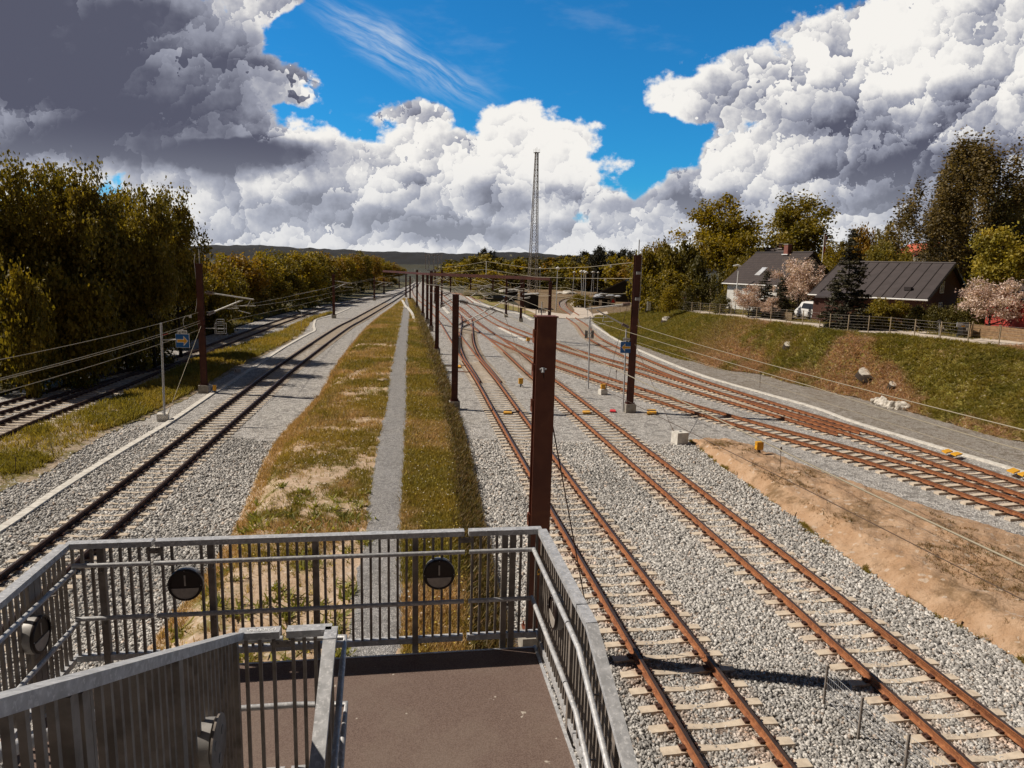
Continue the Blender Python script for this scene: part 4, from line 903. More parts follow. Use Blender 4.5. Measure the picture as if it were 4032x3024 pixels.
a = AY(2322, 1259, 45.5); wire('wire from the thin grey pole passing behind the tallest mast to the right edge', [a, wend(3200, 1523, a[2]-.1), wend(4500, 1905, a[2])], .013, sag=.05)
a = on(1978, 1232, m2P); wire('long wire falling from the second mast across the yard above the brown mound', [a, wend(2742, 1607, a[2]-.15), wend(4400, 2400, a[2])], .013, sag=.03)
a = on(2471, 1548, mrP); wire('low dark wire crossing the front of the brown mound', [AY(2100, 1395, 47), wend(3200, 1941, 3.6), wend(4300, 2500, 3.5)], .010, 'wire_dark')
a = on(2500, 1345, mrP); mb = MB()
for z_1 in (7.05, 6.35, 5.6, 3.1): mb.box((-.225, .02, z_1), (.04, .20, .26)); mb.tube([(-.25, -.05, z_1), (-.25, -.05, z_1+.16)], .02, 6)
mb.build('side_plate', 'mast_near', mn)
wire('thin pale wire from the middle of the tallest mast towards the cable trough', [a, wend(4200, 1890, a[2])], .008)
up = [on(2489, 1034, mrP), AY(2310, 1052, 50), AY(2107, 1059, 64), c*[1, 1, 0]+[0, 0, zb+1.7], AY(1818, 1046, 100), AY(1737, 1054, 115)]
wire('uppermost feeder wire from the tallest mast to the stub post on the cross beam', up, .016, hang=(.09,))
up = [on(2489, 1097, mrP), AY(2300, 1096, 52), AY(2107, 1091, 68), c*[1, 1, 0]+[0, 0, zb+.8], AY(1810, 1069, 100), AY(1737, 1080, 115)]
wire('lower feeder wire from the tallest mast to the stub post on the cross beam', up, .016, hang=(.1,))
for (x0, y0, y1, lab, hg) in ((784, 1229, 1416, 'uppermost wire from the left mast to the left edge', (.08,)), (790, 1262, 1490, 'second wire from the left mast to the left edge', ()), (792, 1270, 1497, 'third wire from the left mast, close under the second', (.1,)), (790, 1296, 1546, 'lowest wire from the left mast to the left edge', ())):
    a = on(x0, y0, mlP); e = wend(0, y1, a[2]-.1); wire(lab, [a, e, e+(e-a)*.4], .013, sag=.12, hang=hg)
l2P = farm[10][1]
for (x0, y0, x1, y1, lab) in ((812, 1229, 1312, 1128, 'upper far wire between the left mast and the next one behind'), (1012, 1204, 1312, 1150, 'middle far wire over the left tracks'), (900, 1262, 1312, 1166, 'lowest far wire over the left tracks')):
    wire(lab, [on(x0, y0, mlP), on(x1, y1, l2P), AY(x1+170, y1-30, 120)], .012, sag=.1)
# contact and catenary wires over the fan of tracks beyond the second mast
def over(label, key, y0, y1, z, r=.014, off=0.0):
    C_ = next(v for k, v in TRACKS.items() if k.startswith(key)); q = C_[(C_[:, 1] > y0) & (C_[:, 1] < y1)][::14]
    if len(q) < 2: return
    pts = [p+np.array([off+(.25 if i % 2 else -.25), 0, z+p[2]]) for i, p in enumerate(q)]; wire(label, pts, r, sag=0 if z < 5.6 else .25)
over('contact wire above the near rusty track, far part', 'rusty near', 46, 250, 5.3); over('carrier wire above the near rusty track, far part', 'rusty near', 46, 250, 6.3)
over('contact wire above the second rusty track, far part', 'second rusty', 50, 230, 5.3); over('carrier wire above the second rusty track, far part', 'second rusty', 50, 230, 6.4)
over('contact wire above the merging track beyond the cross beam', 'track merging', 60, 170, 5.3); over('carrier wire above the merging track beyond the cross beam', 'track merging', 60, 170, 6.3)
over('contact wire above the far bending track', 'far track', 80, 240, 5.3); over('contact wire above the straight main track, far part', 'straight main', 60, 230, 5.5)
for k_ in range(9):                        # crossing span wires hung between far arms
    x0 = 1735+k_*17; y0 = 1112+((k_*37) % 30); yy = 84+k_*7
    wire('thin crossing wire in the far tangle, number %s from the left' % ('one two three four five six seven eight nine'.split()[k_]), [AY(x0-60, y0+6, yy+14), AY(x0+110, y0+14+((k_*13) % 16), yy-12)], .02, sag=.25)
# guy wires
def guy(label, a, b, r=.012, mat='wire_dark'):
    a = np.array(a); b = np.array(b); mb = MB(); mb.tube([(0, 0, 0), b-a], r, 6); m_ = (b-a); mb.tube([m_*.93, m_*.985], r*2.2, 6)
    tag(mb.build('guy_wire', mat, None, tuple(a)), label, 'guy wire', 'guy wires of the masts')
a = AY(2136, 1456, 14.47); guy('rusty guy rod from the nearest mast down beside the near rusty track', a, G(2330, 2515, -.1), .014, 'rail_rust_shaded')
mb = MB(); mb.box((0, -.03, 0), (.06, .06, .10)); mb.tube([(-.06, -.05, .02), (.07, -.05, .02)], .018, 8); mb.tube([(0, -.05, .05), (0, -.09, -.04)], .02, 8)
o = mb.build('guy_bracket', 'galvanised', mn); o.matrix_parent_inverse = Matrix.Identity(4); o.location = loc_of(mn, tuple(a))
guy('dark guy wire from the tallest mast to the concrete block with a yellow cap', on(2476, 1182, mrP), G(2384, 1536, .3)); guy('dark guy wire from the tallest mast to the white anchor block', on(2496, 1346, mrP), G(2660, 1716, .35))
guy('pale guy wire from the left mast to the foot of the arrow sign pole', on(794, 1278, mlP), G(660, 1634, .3), .012, 'wire_pale'); guy('dark guy wire from the left mast to a small block in the grass', on(842, 1275, mlP), G(930, 1464, .1))
guy('pale guy wire below the second mast reaching the second rusty track', on(1984, 1234, m2P), G(2070, 1470, 0), .012, 'wire_pale')
# ---- blocks, boxes, poles
def block(label, px, w=.6, h=.5, cat='concrete block', mat='concrete_white', rz=.35):
    P_ = G(px[0], px[1], -.1); mb = MB(); mb.box((0, 0, h/2), (w, w*.9, h)); mb.tube([(0, 0, h), (0, 0, h+.05)], .06, 8, 1); o = mb.build('anchor_block', [mat, 'galvanised'], None, tuple(P_)); o.rotation_euler = (0, 0, rz); tag(o, label, cat, 'concrete anchor blocks'); return P_
pb = block('white anchor block standing alone on the ballast beside the brown mound', (2675, 1748), .62, .62); pc = block('pale block with a yellow cap near the tallest mast', (2373, 1556), .5, .42)
block('block at the foot of the left arrow sign pole', (643, 1658), .55, .42); block('small block half buried in the grass strip', (936, 1467), .5, .3)
def ybox(label, top, foot, w=.30, h=.38, leg=True, mat='yellow_box'):
    P_ = G(foot[0], foot[1], -.05) if not isinstance(foot, np.ndarray) else foot; zt = AY(top[0], top[1], P_[1])[2]-P_[2]
    r_ = empty('yellow_box', tuple(P_), .25, label, 'equipment box', 'yellow equipment boxes'); mb = MB(); mb.box((0, 0, zt-h/2), (w, w*.55, h)); mb.box((0, 0, zt+.008), (w+.03, w*.6, .016)); mb.box((0, -w*.28, zt-h*.5), (w*.7, .01, h*.7)); mb.build('housing', mat, r_)
    if leg: mb = MB(); mb.tube([(0, 0, -.05), (0, 0, zt-h)], .045, 8); mb.tube([(.05, 0, zt-h+.02), (.10, .02, .12), (.22, .1, 0)], .02, 6); mb.build('leg', 'black_plastic', r_)
ybox('yellow box on a black leg left of the nearest mast', (2051, 1490), (2050, 1524)); ybox('yellow box on a black leg at the edge of the brown mound', (2984, 1740), (2986, 1796), .34, .36)
ybox('small orange box between the far turnouts', (2078, 1330), (2079, 1352), .36, .36, True); ybox('orange box beside the footing of the left mast', (844, 1517), (846, 1550), .2, .34)
P_ = pc+np.array([0, 0, .44]); ybox('yellow cap standing on the pale concrete block', (2371, 1513), P_, .30, .34, False)
def plate(label, pts, mat='yellow_box', h=.07, cat='track plate', z=.0):
    q = [G(x, y, z) for x, y in pts]; c = sum(q)/len(q); mb = MB(); mb.prism([tuple(p-c) for p in q], (0, 0, h)); tag(mb.build('track_plate', mat, None, tuple(c)), label, cat, 'small plates on the sleepers')
plate('pale yellow plate between the rails of the near rusty track', [(1982,1629),(2015,1629),(2014,1620),(1984,1620)]); plate('pale yellow plate between the rails of the second rusty track', [(2294,1629),(2325,1629),(2322,1621),(2293,1621)])
z5p = lambda L_: [(3000+x/1.9516, 1250+y/1.9516) for x, y in L_]
for lab, L_ in (('left orange plate of the pair beside the cable trough', [(1380,1030),(1430,1018),(1468,1035),(1415,1048)]), ('right orange plate of the pair beside the cable trough', [(1448,1050),(1500,1040),(1542,1055),(1490,1068)]), ('orange plate near the right edge of the view', [(1880,1180),(1930,1163),(1985,1185),(1935,1202)]), ('orange plate cut by the right edge of the view', [(1962,1205),(2020,1192),(2060,1210),(2005,1224)])): plate(lab, z5p(L_), 'yellow_box', .06, z=.12)
plate('flat box with an orange lid right of the tallest mast footing', [(2547,1632),(2585,1630),(2580,1619),(2548,1619)], 'sign_orange', .12, 'box'); plate('small red marker on the ballast near the tallest mast', [(2400,1622),(2425,1623),(2422,1615),(2404,1614)], 'cloth_red', .05, 'marker')
plate('orange slab beside the turnout left of the second mast', [(1785,1447),(1815,1448),(1812,1440),(1786,1440)], 'sign_orange', .08)
for lab, (x, y), w in (('grey point motor rod end left of the second mast', (1756, 1440), 1.0), ('second grey point motor rod end left of the second mast', (1762, 1466), 1.0)):
    P_ = G(x, y, 0); mb = MB(); mb.box((0, 0, .06), (.9, .22, .14)); mb.box((1.3, 0, .05), (1.7, .08, .06), 1); mb.box((-.55, 0, .08), (.22, .28, .2)); o = mb.build('point_machine', ['galvanised', 'rail_rust'], None, tuple(P_)); o.rotation_euler = (0, 0, TH); tag(o, lab, 'point machine')
def rodt(label, top, foot, r=.015, cat='stake', mat='wire_dark', knob=0):
    P_ = G(foot[0], foot[1], 0); z1 = AY(top[0], top[1], P_[1])[2]; lx = AY(top[0], top[1], P_[1])[0]-P_[0]; mb = MB(); mb.tube([(0, 0, -.05), (lx, 0, z1)], r, 6)
    if knob: mb.tube([(lx, 0, z1-.02), (lx, 0, z1+.16)], [knob, knob*.7], 8); mb.tube([(0, 0, 0), (0, 0, .12)], [knob*.8, r], 8)
    tag(mb.build('stake', mat, None, tuple(P_)), label, cat, 'stakes and marker rods')
rodt('thin rod with a black knob on the brown mound', (3075, 1775), (3070, 1886), .012, knob=.055); rodt('thin stake in the weeds at the far left', (60, 1798), (62, 1866)); rodt('leaning stake in the weeds on the left', (200, 1747), (215, 1804))
rodt('short black marker rod on the ballast left of the tallest mast', (2427, 1464), (2426, 1490), .02, knob=.04); rodt('thin rod at the foot of the embankment', (2618, 1384), (2617, 1397), .02); rodt('thin rod between cable trough and embankment', (2994, 1464), (2992, 1526), .018)
rodt('white marker post on the grass strip, far part', (1187, 1231), (1186, 1298), .03, mat='white_tube')
def polep(name, label, top, foot, r=.05, mat='galvanised', cat='pole', zb_=-.05, group=None):
    P_ = G(foot[0], foot[1], zb_); T_ = AY(top[0], top[1], P_[1]); r_ = empty(name, tuple(P_), 0, label, cat, group)
    mb = MB(); mb.tube([(0, 0, 0), (T_[0]-P_[0], 0, T_[2]-P_[2])], r, 10); mb.build('pole', mat, r_); return r_, P_, T_
def rpx(P_, x, y, off=0): return AY(x, y, P_[1]-off)-P_
def txt(s_, size, mat, parent, M):
    cu = bpy.data.curves.new('lettering', 'FONT'); cu.body = s_; cu.size = size; cu.extrude = .002; cu.align_x = 'CENTER'; cu.align_y = 'CENTER'; ob = bpy.data.objects.new('tmp', cu); COL.objects.link(ob)
    dg = bpy.context.evaluated_depsgraph_get(); me = bpy.data.meshes.new_from_object(ob.evaluated_get(dg)); bpy.data.objects.remove(ob); me.materials.clear(); me.materials.append(MATS[mat])
    o = bpy.data.objects.new('lettering', me); COL.objects.link(o); o.parent = parent; o.matrix_basis = M @ Matrix.Rotation(R(90), 4, 'X'); return o
def arrow_sign(root, c, w, right, plate_c, pw, ph, text, frame='sign_white'):
    x, y, z = c; mb = MB(); mb.box((x, y, z), (w, .03, w), 1); mb.box((x, y-.018, z), (w*.955, .006, w*.955), 0); o = mb.build('sign_panel', ['sign_blue', frame], root)
    s_ = 1 if right else -1; A = [(-.42, .10), (.08, .10), (.08, .30), (.42, 0), (.08, -.30), (.08, -.10), (-.42, -.10)]; Bq = [(-.36, .065), (.12, .065), (.12, .205), (.355, 0), (.12, -.205), (.12, -.065), (-.36, -.065)]
    mb = MB(); f = 1.0
    p1 = [(x+s_*a*w, y-.0225, z+b*w*1.25) for a, b in A]; p2 = [(x+s_*a*w, y-.026, z+b*w*1.25) for a, b in Bq]
    if right: p1, p2 = p1[::-1], p2[::-1]
    mb.prism(p1[::-1], (0, -.003, 0), 0); mb.prism(p2[::-1], (0, -.004, 0), 1); mb.build('arrow', ['sign_white', 'sign_orange'], root)
    x, y, z = plate_c; mb = MB(); mb.box((x, y, z), (pw, .02, ph)); mb.box((x-pw*.3, y, z-ph*.8), (pw*.12, .015, ph)); mb.box((x+pw*.3, y, z-ph*.8), (pw*.12, .015, ph)); mb.build('number_plate', 'sign_white', root)
    txt(text, ph*.86, 'black_plastic', root, Matrix.Translation((x, y-.0135, z)))
s1, sP, sT = polep('track_sign', 'blue sign with an orange arrow pointing right and plate Lg 406, on grey pole left', (634, 1272), (648, 1636), .055, cat='sign', zb_=.3)
c_ = rpx(sP, 719, 1342); k = 37/2800; mb = MB(); mb.tube([rpx(sP, 640, 1338), rpx(sP, 700, 1337)], .03, 8); mb.tube([rpx(sP, 641, 1319), rpx(sP, 660, 1314)], .018, 6, 1); mb.build('arm', ['galvanised', 'cloth_red'], s1)
arrow_sign(s1, tuple(c_), .70, True, tuple(rpx(sP, 717, 1308)), .50, .20, 'Lg 406')
s2, sP2, _ = polep('track_sign', 'blue sign with an orange arrow pointing left and plate Lg 286, beside the tallest mast', (2466, 1297), (2453, 1622), .05, cat='sign')
c_ = rpx(sP2, 2465, 1368, .08); k2 = sP2[1]/2800; arrow_sign(s2, tuple(c_), 44*k2*1.0, False, tuple(rpx(sP2, 2467, 1336, .08)), 27*k2, 10.5*k2, 'Lg 286', 'sign_blue')
s3, sP3, _ = polep('track_sign', 'blue and orange sign mostly hidden behind the nearest mast', (2160, 1330), (2156, 1560), .05, cat='sign')
arrow_sign(s3, tuple(rpx(sP3, 2159, 1362, .08)), 43*sP3[1]/2800, False, tuple(rpx(sP3, 2157, 1336, .08)), .4, .16, '')
g1, gP, _ = polep('signal_pole', 'thin grey pole with two dark panels seen from behind', (2323, 1245), (2316, 1531), .055, cat='signal pole')
mb = MB(); [mb.box(tuple(rpx(gP, x, 1317)+[0, .05, 0]), (.20, .05, .56)) for x in (2309, 2333)]; mb.build('panel', 'sign_grey', g1)
mb = MB(); [mb.box(tuple(rpx(gP, 2321, y)), (.38, .03, .05)) for y in (1303, 1312, 1328)]; mb.tube([rpx(gP, 2313, 1288), rpx(gP, 2332, 1288)], .02, 6); mb.tube([rpx(gP, 2316, 1292), rpx(gP, 2316, 1300)], .02, 6); mb.tube([rpx(gP, 2329, 1285), rpx(gP, 2329, 1300)], .02, 6); mb.build('bracket', 'white_tube', g1)
g2, gP, _ = polep('signal_pole', 'grey pole with slatted panels behind the top of the nearest mast', (2134, 1188), (2130, 1330), .06, cat='signal pole')
mb = MB(); [mb.box(tuple(rpx(gP, x, 1222)), (.14, .06, .62)) for x in (2122, 2130, 2139, 2146)]; mb.build('panel', 'sign_grey', g2)
# sign frames on the left mast seen from behind
mb = MB(); inv = ml.matrix_world.inverted(); f_ = lambda x, y: inv @ Vector(MPL(550+x/1.905, 950+y/1.905, mlP))
mb.tube([f_(495, 652), f_(648, 656)], .03, 8)
for (x0, y0, x1, y1) in ((565, 615, 650, 692), (574, 586, 633, 690)):
    q = [f_(x0, y0), f_(x1, y0), f_(x1, y1), f_(x0, y1), f_(x0, y0)]
    for a, b in zip(q[:-1], q[1:]): mb.tube([a, b], .018, 6)
for y in (604, 630, 660, 680): mb.tube([f_(582, y), f_(626, y)], .016, 6)
mb.build('sign_frame', 'galvanised', ml)
mb = MB(); mb.tube([f_(415, 95), f_(408, 150), f_(420, 250), f_(430, 400), f_(428, 470), f_(418, 530)], .018, 6); mb.tube([f_(436, 540), f_(448, 600), f_(436, 628)], .016, 6); mb.tube([f_(350, 658), f_(330, 630), f_(325, 590), f_(342, 562), f_(365, 560)], .014, 6); mb.build('cable', 'white_tube', ml)
mb = MB(); f2 = lambda x, y: mr.matrix_world.inverted() @ Vector(MPL(2200+x/2.1164, 950+y/2.1164, mrP))
mb.tube([f2(688, 60), f2(695, 110), f2(688, 240), f2(680, 420), f2(668, 520), f2(660, 640), f2(672, 700), f2(700, 720)], .02, 6); mb.tube([f2(652, 740), f2(648, 830), f2(620, 840)], .018, 6); mb.build('cable', 'white_tube', mr)
mb = MB()
for (x, y) in ((660, 265), (650, 480)): mb.box(tuple(f2(x, y)), (.30, .45, .16))
mb.build('clamp', 'galvanised', mr)
# ---- concrete cable troughs
def trough(label, pts, w=.30, h=.07, z=-.05):
    q = resample(cr_spline([G(x, y, z) for x, y in pts], 200), .8); root = empty('cable_trough', (0, 0, 0), 0, label, 'cable trough', 'white concrete cable troughs')
    sweep_mesh('lid', q, 0, ['concrete_white'], root, 0, [(-w/2, -.1), (w/2, -.1), (w/2, h), (-w/2, h)])
    mb = MB()
    for a, b in zip(q[:-1], q[1:]): d = (b-a)/np.linalg.norm(b-a); mb.beam(b-d*.01+[0, 0, h+.001], b+d*.01+[0, 0, h+.001], w, .004)
    mb.build('lid_joint', 'concrete', root); return root
trough('white cable trough between the grass strip and the straight main track', [(-200, 2200), (0, 2089), (241, 1926), (482, 1775), (663, 1667), (808, 1570), (838, 1549), (870, 1532), (940, 1486), (1100, 1380), (1160, 1345), (1213, 1316), (1238, 1303), (1236, 1285), (1238, 1272), (1249, 1257), (1317, 1239), (1380, 1212)])
trough('white cable trough along the outermost right track', TR[:] and [(x, y) for x, y in TR])
trough('short white cable trough along the right side of the footpath', [(1642, 1460), (1640, 1380), (1636, 1307), (1630, 1260), (1621, 1232), (1606, 1212), (1598, 1206), (1584, 1182)], .36, .10, .58)
trough('white cable trough beyond the cross beam in front of the sheds', [(2098, 1262), (2047, 1236), (1976, 1224), (1905, 1200), (1865, 1186), (1838, 1168)], .5)
trough('white cable trough lying between the far turnouts', [(2072, 1343), (2020, 1318), (1966, 1291)], .4); trough('short white trough piece beyond the third mast', [(1768, 1236), (1755, 1222), (1744, 1209)], .5)
# ---- stumps and rubble on the embankment
def bank_at(x, y):
    best = None
    for z in np.linspace(0, 4.2, 43):
        p = G(x, y, z); d = (bankg[..., 0]-p[0])**2+(bankg[..., 1]-p[1])**2; j = np.argmin(d); zz = bankg.reshape(-1, 3)[j, 2]; e = abs(zz-z)+np.sqrt(d.min())*.3
        if best is None or e < best[0]: best = (e, p, zz)
    p = best[1].copy(); p[2] = best[2]; return p
def lump(name, label, P_, r, mat, cat, group=None, seed=0, flat=.5):
    bm = bmesh.new(); bmesh.ops.create_icosphere(bm, subdivisions=3, radius=1); r0 = np.random.default_rng(seed)
    for v in bm.verts:
        n_ = 1+.30*(math.sin(v.co.x*3.1+seed)+math.cos(v.co.y*4.3+seed*2)+math.sin(v.co.z*5+seed))/2+r0.normal(0, .06); v.co = Vector((v.co.x*r*n_, v.co.y*r*.8*n_, max(v.co.z, -.4)*r*flat*n_))
    me = bpy.data.meshes.new(name); bm.to_mesh(me); bm.free(); me.materials.append(MATS[mat]); o = bpy.data.objects.new(name, me); COL.objects.link(o); o.location = P_; return tag(o, label, cat, group)
for i, (x, y, r, lab) in enumerate(((2630, 1258, .8, 'pale cut tree stump high on the left end of the embankment'), (3110, 1360, .5, 'pale cut stump in the upper middle of the embankment'), (3420, 1478, .75, 'broad pale stump in the brown patch of the embankment'), (3522, 1500, .35, 'small pale stump right of the broad one'))):
    P_ = bank_at(x, y); r_ = empty('tree_stump', tuple(P_), i, lab, 'tree stump', 'cut tree stumps on the embankment'); r_.rotation_euler = (.35, 0, 0); mb = MB(); mb.tube([(0, 0, -.3), (0, 0, .05), (0, 0, .10)], [r*1.1, r*.95, r*.92], 14); o = mb.build('bark', 'bark', r_)
    mb = MB(); mb.disc((0, 0, .115), (0, -.12, 1), r*.93, .03, 16); mb.build('cut_face', 'stone', r_)
for i, (x, y) in enumerate(((3447, 1580), (3463, 1586), (3480, 1590), (3500, 1598), (3518, 1600), (3545, 1603), (3565, 1607))):
    lump('boulder', 'broken white stone, %s in the short row at the embankment foot' % 'first second third fourth fifth sixth seventh'.split()[i], G(x, y, .12), .30+.07*(i % 3), 'stone', 'stone', 'white stones at the embankment foot', i, .9)
tag(lump('plank', 'pale stray plank lying on the berm left of the footpath', D(826, 822, HB+.1), .3, 'timber_pale', 'plank'), None)
# ================================================================ trees and shrubs
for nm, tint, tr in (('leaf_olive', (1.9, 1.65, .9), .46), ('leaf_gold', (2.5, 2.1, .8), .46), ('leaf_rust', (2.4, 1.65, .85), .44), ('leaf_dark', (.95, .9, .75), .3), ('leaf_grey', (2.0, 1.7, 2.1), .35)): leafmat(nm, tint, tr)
def crown_mesh(name, seed, W_, H_, ncl, nleaf, leaf, shape='round', c1=(.085, .080, .014), c2=(.150, .125, .020), mat='leaf', spread=.17, flat=.75, low=.0, elong=1.0):
    r = np.random.default_rng(seed); th = r.uniform(0, 2*np.pi, ncl)
    if shape == 'round':
        cz = r.uniform(-1, 1, ncl); ph = np.arcsin(cz); rad = r.random(ncl)**.42
        lobe = 1+.20*np.sin(3*th+seed)+.13*np.sin(5*th+cz*4+seed*2)+.10*np.sin(7*cz+seed)
        x = np.cos(th)*np.cos(ph)*rad*lobe; y = np.sin(th)*np.cos(ph)*rad*lobe; z = cz*rad*(1+.08*np.sin(2*th+seed)); z = np.where(z < -.55, z*.7, z)
        C_ = np.c_[x*W_/2, y*W_/2, H_/2+z*H_/2*.93]
    elif shape == 'dome':                 # shrub reaching the ground
        t_ = r.random(ncl)**.8; rad = np.sqrt(r.random(ncl))**.7; pr = np.sqrt(np.clip(1-t_**2.2, .02, 1)); lobe = 1+.16*np.sin(3*th+seed)+.12*np.sin(6*th+seed*3)
        C_ = np.c_[np.cos(th)*rad*pr*lobe*W_/2, np.sin(th)*rad*pr*lobe*W_/2, t_*H_*.95*(1+.08*np.sin(2*th+seed))]
    elif shape == 'cone':
        t_ = 1-np.sqrt(r.random(ncl)); t_ = np.round(t_*22)/22+r.normal(0, .006, ncl); t_ = np.clip(t_, 0, .995); pr = (1-t_)**.85*(.85+.3*r.random(ncl)); rad = r.random(ncl)**.45
        C_ = np.c_[np.cos(th)*rad*pr*W_/2, np.sin(th)*rad*pr*W_/2, t_*H_-rad*pr*W_*.10]
    elif shape == 'pine':
        t_ = .35+.65*r.random(ncl); pr = np.sin(np.clip((t_-.35)/.68, 0, 1)*np.pi)**.6; rad = r.random(ncl)**.5
        C_ = np.c_[np.cos(th)*rad*pr*W_/2, np.sin(th)*rad*pr*W_/2, t_*H_*.96]
    elif shape == 'birch':
        t_ = r.random(ncl)**.8; pr = np.clip(np.sin((t_*.86+.10)*np.pi), 0, 1)**.55; rad = r.random(ncl)**.45; lobe = 1+.24*np.sin(3*th+seed)+.18*np.sin(4*th+t_*9)
        C_ = np.c_[np.cos(th)*rad*pr*lobe*W_/2, np.sin(th)*rad*pr*lobe*W_/2, t_*H_]
    k = r.integers(0, ncl, nleaf); cs = W_*spread*r.uniform(.6, 1.25, ncl)
    off = r.normal(0, .5, (nleaf, 3))*cs[k][:, None]; off[:, 2] *= flat*elong
    P_ = C_[k]+off
    if shape == 'birch': P_[:, 2] -= np.abs(r.normal(0, .06*H_, nleaf))*(r.random(nleaf) < .5)
    P_[:, 2] = np.maximum(P_[:, 2], low+.02*r.random(nleaf))
    s_ = leaf*r.uniform(.55, 1.35, nleaf); a = r.normal(0, 1, (nleaf, 3)); a[:, 2] *= .6; a /= np.linalg.norm(a, axis=1)[:, None]
    b_ = np.cross(a, r.normal(0, 1, (nleaf, 3))); b_ /= np.linalg.norm(b_, axis=1)[:, None]
    v = np.zeros((nleaf, 4, 3)); v[:, 0] = P_-a*s_[:, None]*.62; v[:, 1] = P_+b_*s_[:, None]*.42; v[:, 2] = P_+a*s_[:, None]*.62; v[:, 3] = P_-b_*s_[:, None]*.42
    u = np.clip(r.normal(.45, .28, ncl)[k]+r.normal(0, .22, nleaf), 0, 1)[:, None]
    col = np.array(c1)*(1-u)+np.array(c2)*u; col *= r.uniform(.75, 1.3, (nleaf, 1))
    o = npmesh(name, v.reshape(-1, 3), np.arange(nleaf*4).reshape(nleaf, 4), mat, col); me = o.data; bpy.data.objects.remove(o); return me, C_
def trunk_mesh(name, seed, H_, W_, C_, z0, r0=.28, mat='bark', nb=26, straight=False, top=.8):
    r = np.random.default_rng(seed+50); mb = MB(); n = 7; pts = []
    for i in range(n): t_ = i/(n-1); pts.append(np.array([math.sin(t_*2.3+seed)*.25*t_*(0 if straight else 1), math.cos(t_*1.9+seed)*.2*t_*(0 if straight else 1), -.3+t_*(z0+H_*top)]))
    rad = [r0*(1-.85*i/(n-1)) for i in range(n)]; rad[0] *= 1.35; mb.tube([tuple(p) for p in pts], rad, 8)
    for j in r.integers(0, len(C_), nb):
        c = C_[j]+[0, 0, z0]; t_ = np.clip((c[2]-.32*np.hypot(c[0], c[1])-z0*.2)/(z0+H_*top), .25, .93); q = t_*(n-1); i = int(q); a = pts[i]*(1-(q-i))+pts[min(i+1, n-1)]*(q-i)
        m_ = a*.45+c*.55+r.normal(0, .25, 3)+[0, 0, -.3]; rr = r0*(1-.85*t_)*.5; mb.tube([tuple(a), tuple(m_), tuple(c)], [rr, rr*.6, rr*.2], 5)
    o = mb.build(name, mat); me = o.data; bpy.data.objects.remove(o); return me
PROTO = {}
def proto(key, n, z0, trunk=True, r0=.26, bark='bark', nb=26, straight=False, **kw):
    L_ = []
    for s_ in range(n):
        me, C_ = crown_mesh('crown', 10*len(PROTO)+s_+1, **kw); tm = trunk_mesh('trunk', s_+len(PROTO)*3, kw['H_'], kw['W_'], C_, z0, r0, bark, nb, straight) if trunk else None; L_.append((me, tm))
    PROTO[key] = (L_, kw['W_'], kw['H_'], z0)
proto('big', 3, 2.2, W_=10, H_=12, ncl=120, nleaf=17000, leaf=.30, spread=.135, nb=34)
proto('mid', 3, 1.0, W_=8, H_=9, ncl=80, nleaf=6500, leaf=.36, spread=.16, shape='round', r0=.2, nb=20)
proto('bush', 3, 0.0, W_=6, H_=5, ncl=60, nleaf=5200, leaf=.27, spread=.16, shape='dome', r0=.10, nb=12)
proto('spruce', 2, .4, W_=6, H_=14, ncl=230, nleaf=11000, leaf=.26, shape='cone', spread=.085, flat=.45, c1=(.030, .026, .012), c2=(.070, .060, .026), mat='needle', r0=.18, nb=30, straight=True)
proto('pine', 2, 1.0, W_=7, H_=14, ncl=70, nleaf=4200, leaf=.36, shape='pine', spread=.14, flat=.9, c1=(.018, .017, .008), c2=(.040, .036, .014), mat='needle', r0=.2, nb=30, straight=True)
proto('birch', 1, 2.0, W_=10, H_=17, ncl=190, nleaf=34000, leaf=.24, shape='birch', spread=.085, flat=1.0, elong=2.2, c1=(.060, .050, .022), c2=(.125, .098, .042), mat='leaf', r0=.26, bark='bark_birch', nb=44)
proto('blossom', 2, .8, W_=6, H_=5, ncl=90, nleaf=7500, leaf=.17, spread=.11, c1=(.45, .30, .25), c2=(.80, .66, .58), mat='blossom', r0=.14, nb=30)
proto('maple', 1, 1.5, W_=9, H_=10, ncl=80, nleaf=9000, leaf=.32, spread=.13, c1=(.14, .13, .02), c2=(.26, .22, .035), r0=.22)
proto('far', 2, .5, W_=9, H_=11, ncl=50, nleaf=1700, leaf=.80, spread=.17, r0=.2, nb=8)
TN = {'n': 0}
def tree(kind, x, top, w, Yd, label, zb=None, mat=None, name=None, group=None, cat='tree', full=SC, dz=0.0):
    """crown placed from its photo column, top and width, at distance Yd"""
    L_, W_, H_, z0 = PROTO[kind]; TN['n'] += 1; me, tm = L_[TN['n'] % len(L_)]
    T_ = AY(x*full, top*full, Yd); X_ = T_[0]; z_b = vil_z(X_, Yd) if zb is None else zb
    hh = max(T_[2]-z_b, 1.0); sz = hh/(H_+z0*1.0); sw = w*full*Yd/F_PX/W_
    nm = name or {'spruce': 'spruce_tree', 'pine': 'pine_tree', 'birch': 'birch_tree', 'bush': 'shrub', 'blossom': 'blossom_tree'}.get(kind, 'leafy_tree')
    r_ = empty(nm, (X_, Yd, z_b+dz), (TN['n']*2.4) % 6.28, label, cat, group); r_.scale = (sw, sw, sz)
    o = bpy.data.objects.new('crown', me); COL.objects.link(o); o.parent = r_; o.location = (0, 0, z0)
    if mat: o.material_slots[0].link = 'OBJECT'; o.material_slots[0].material = MATS[mat]
    if tm: t_ = bpy.data.objects.new('trunk', tm); COL.objects.link(t_); t_.parent = r_
    return r_
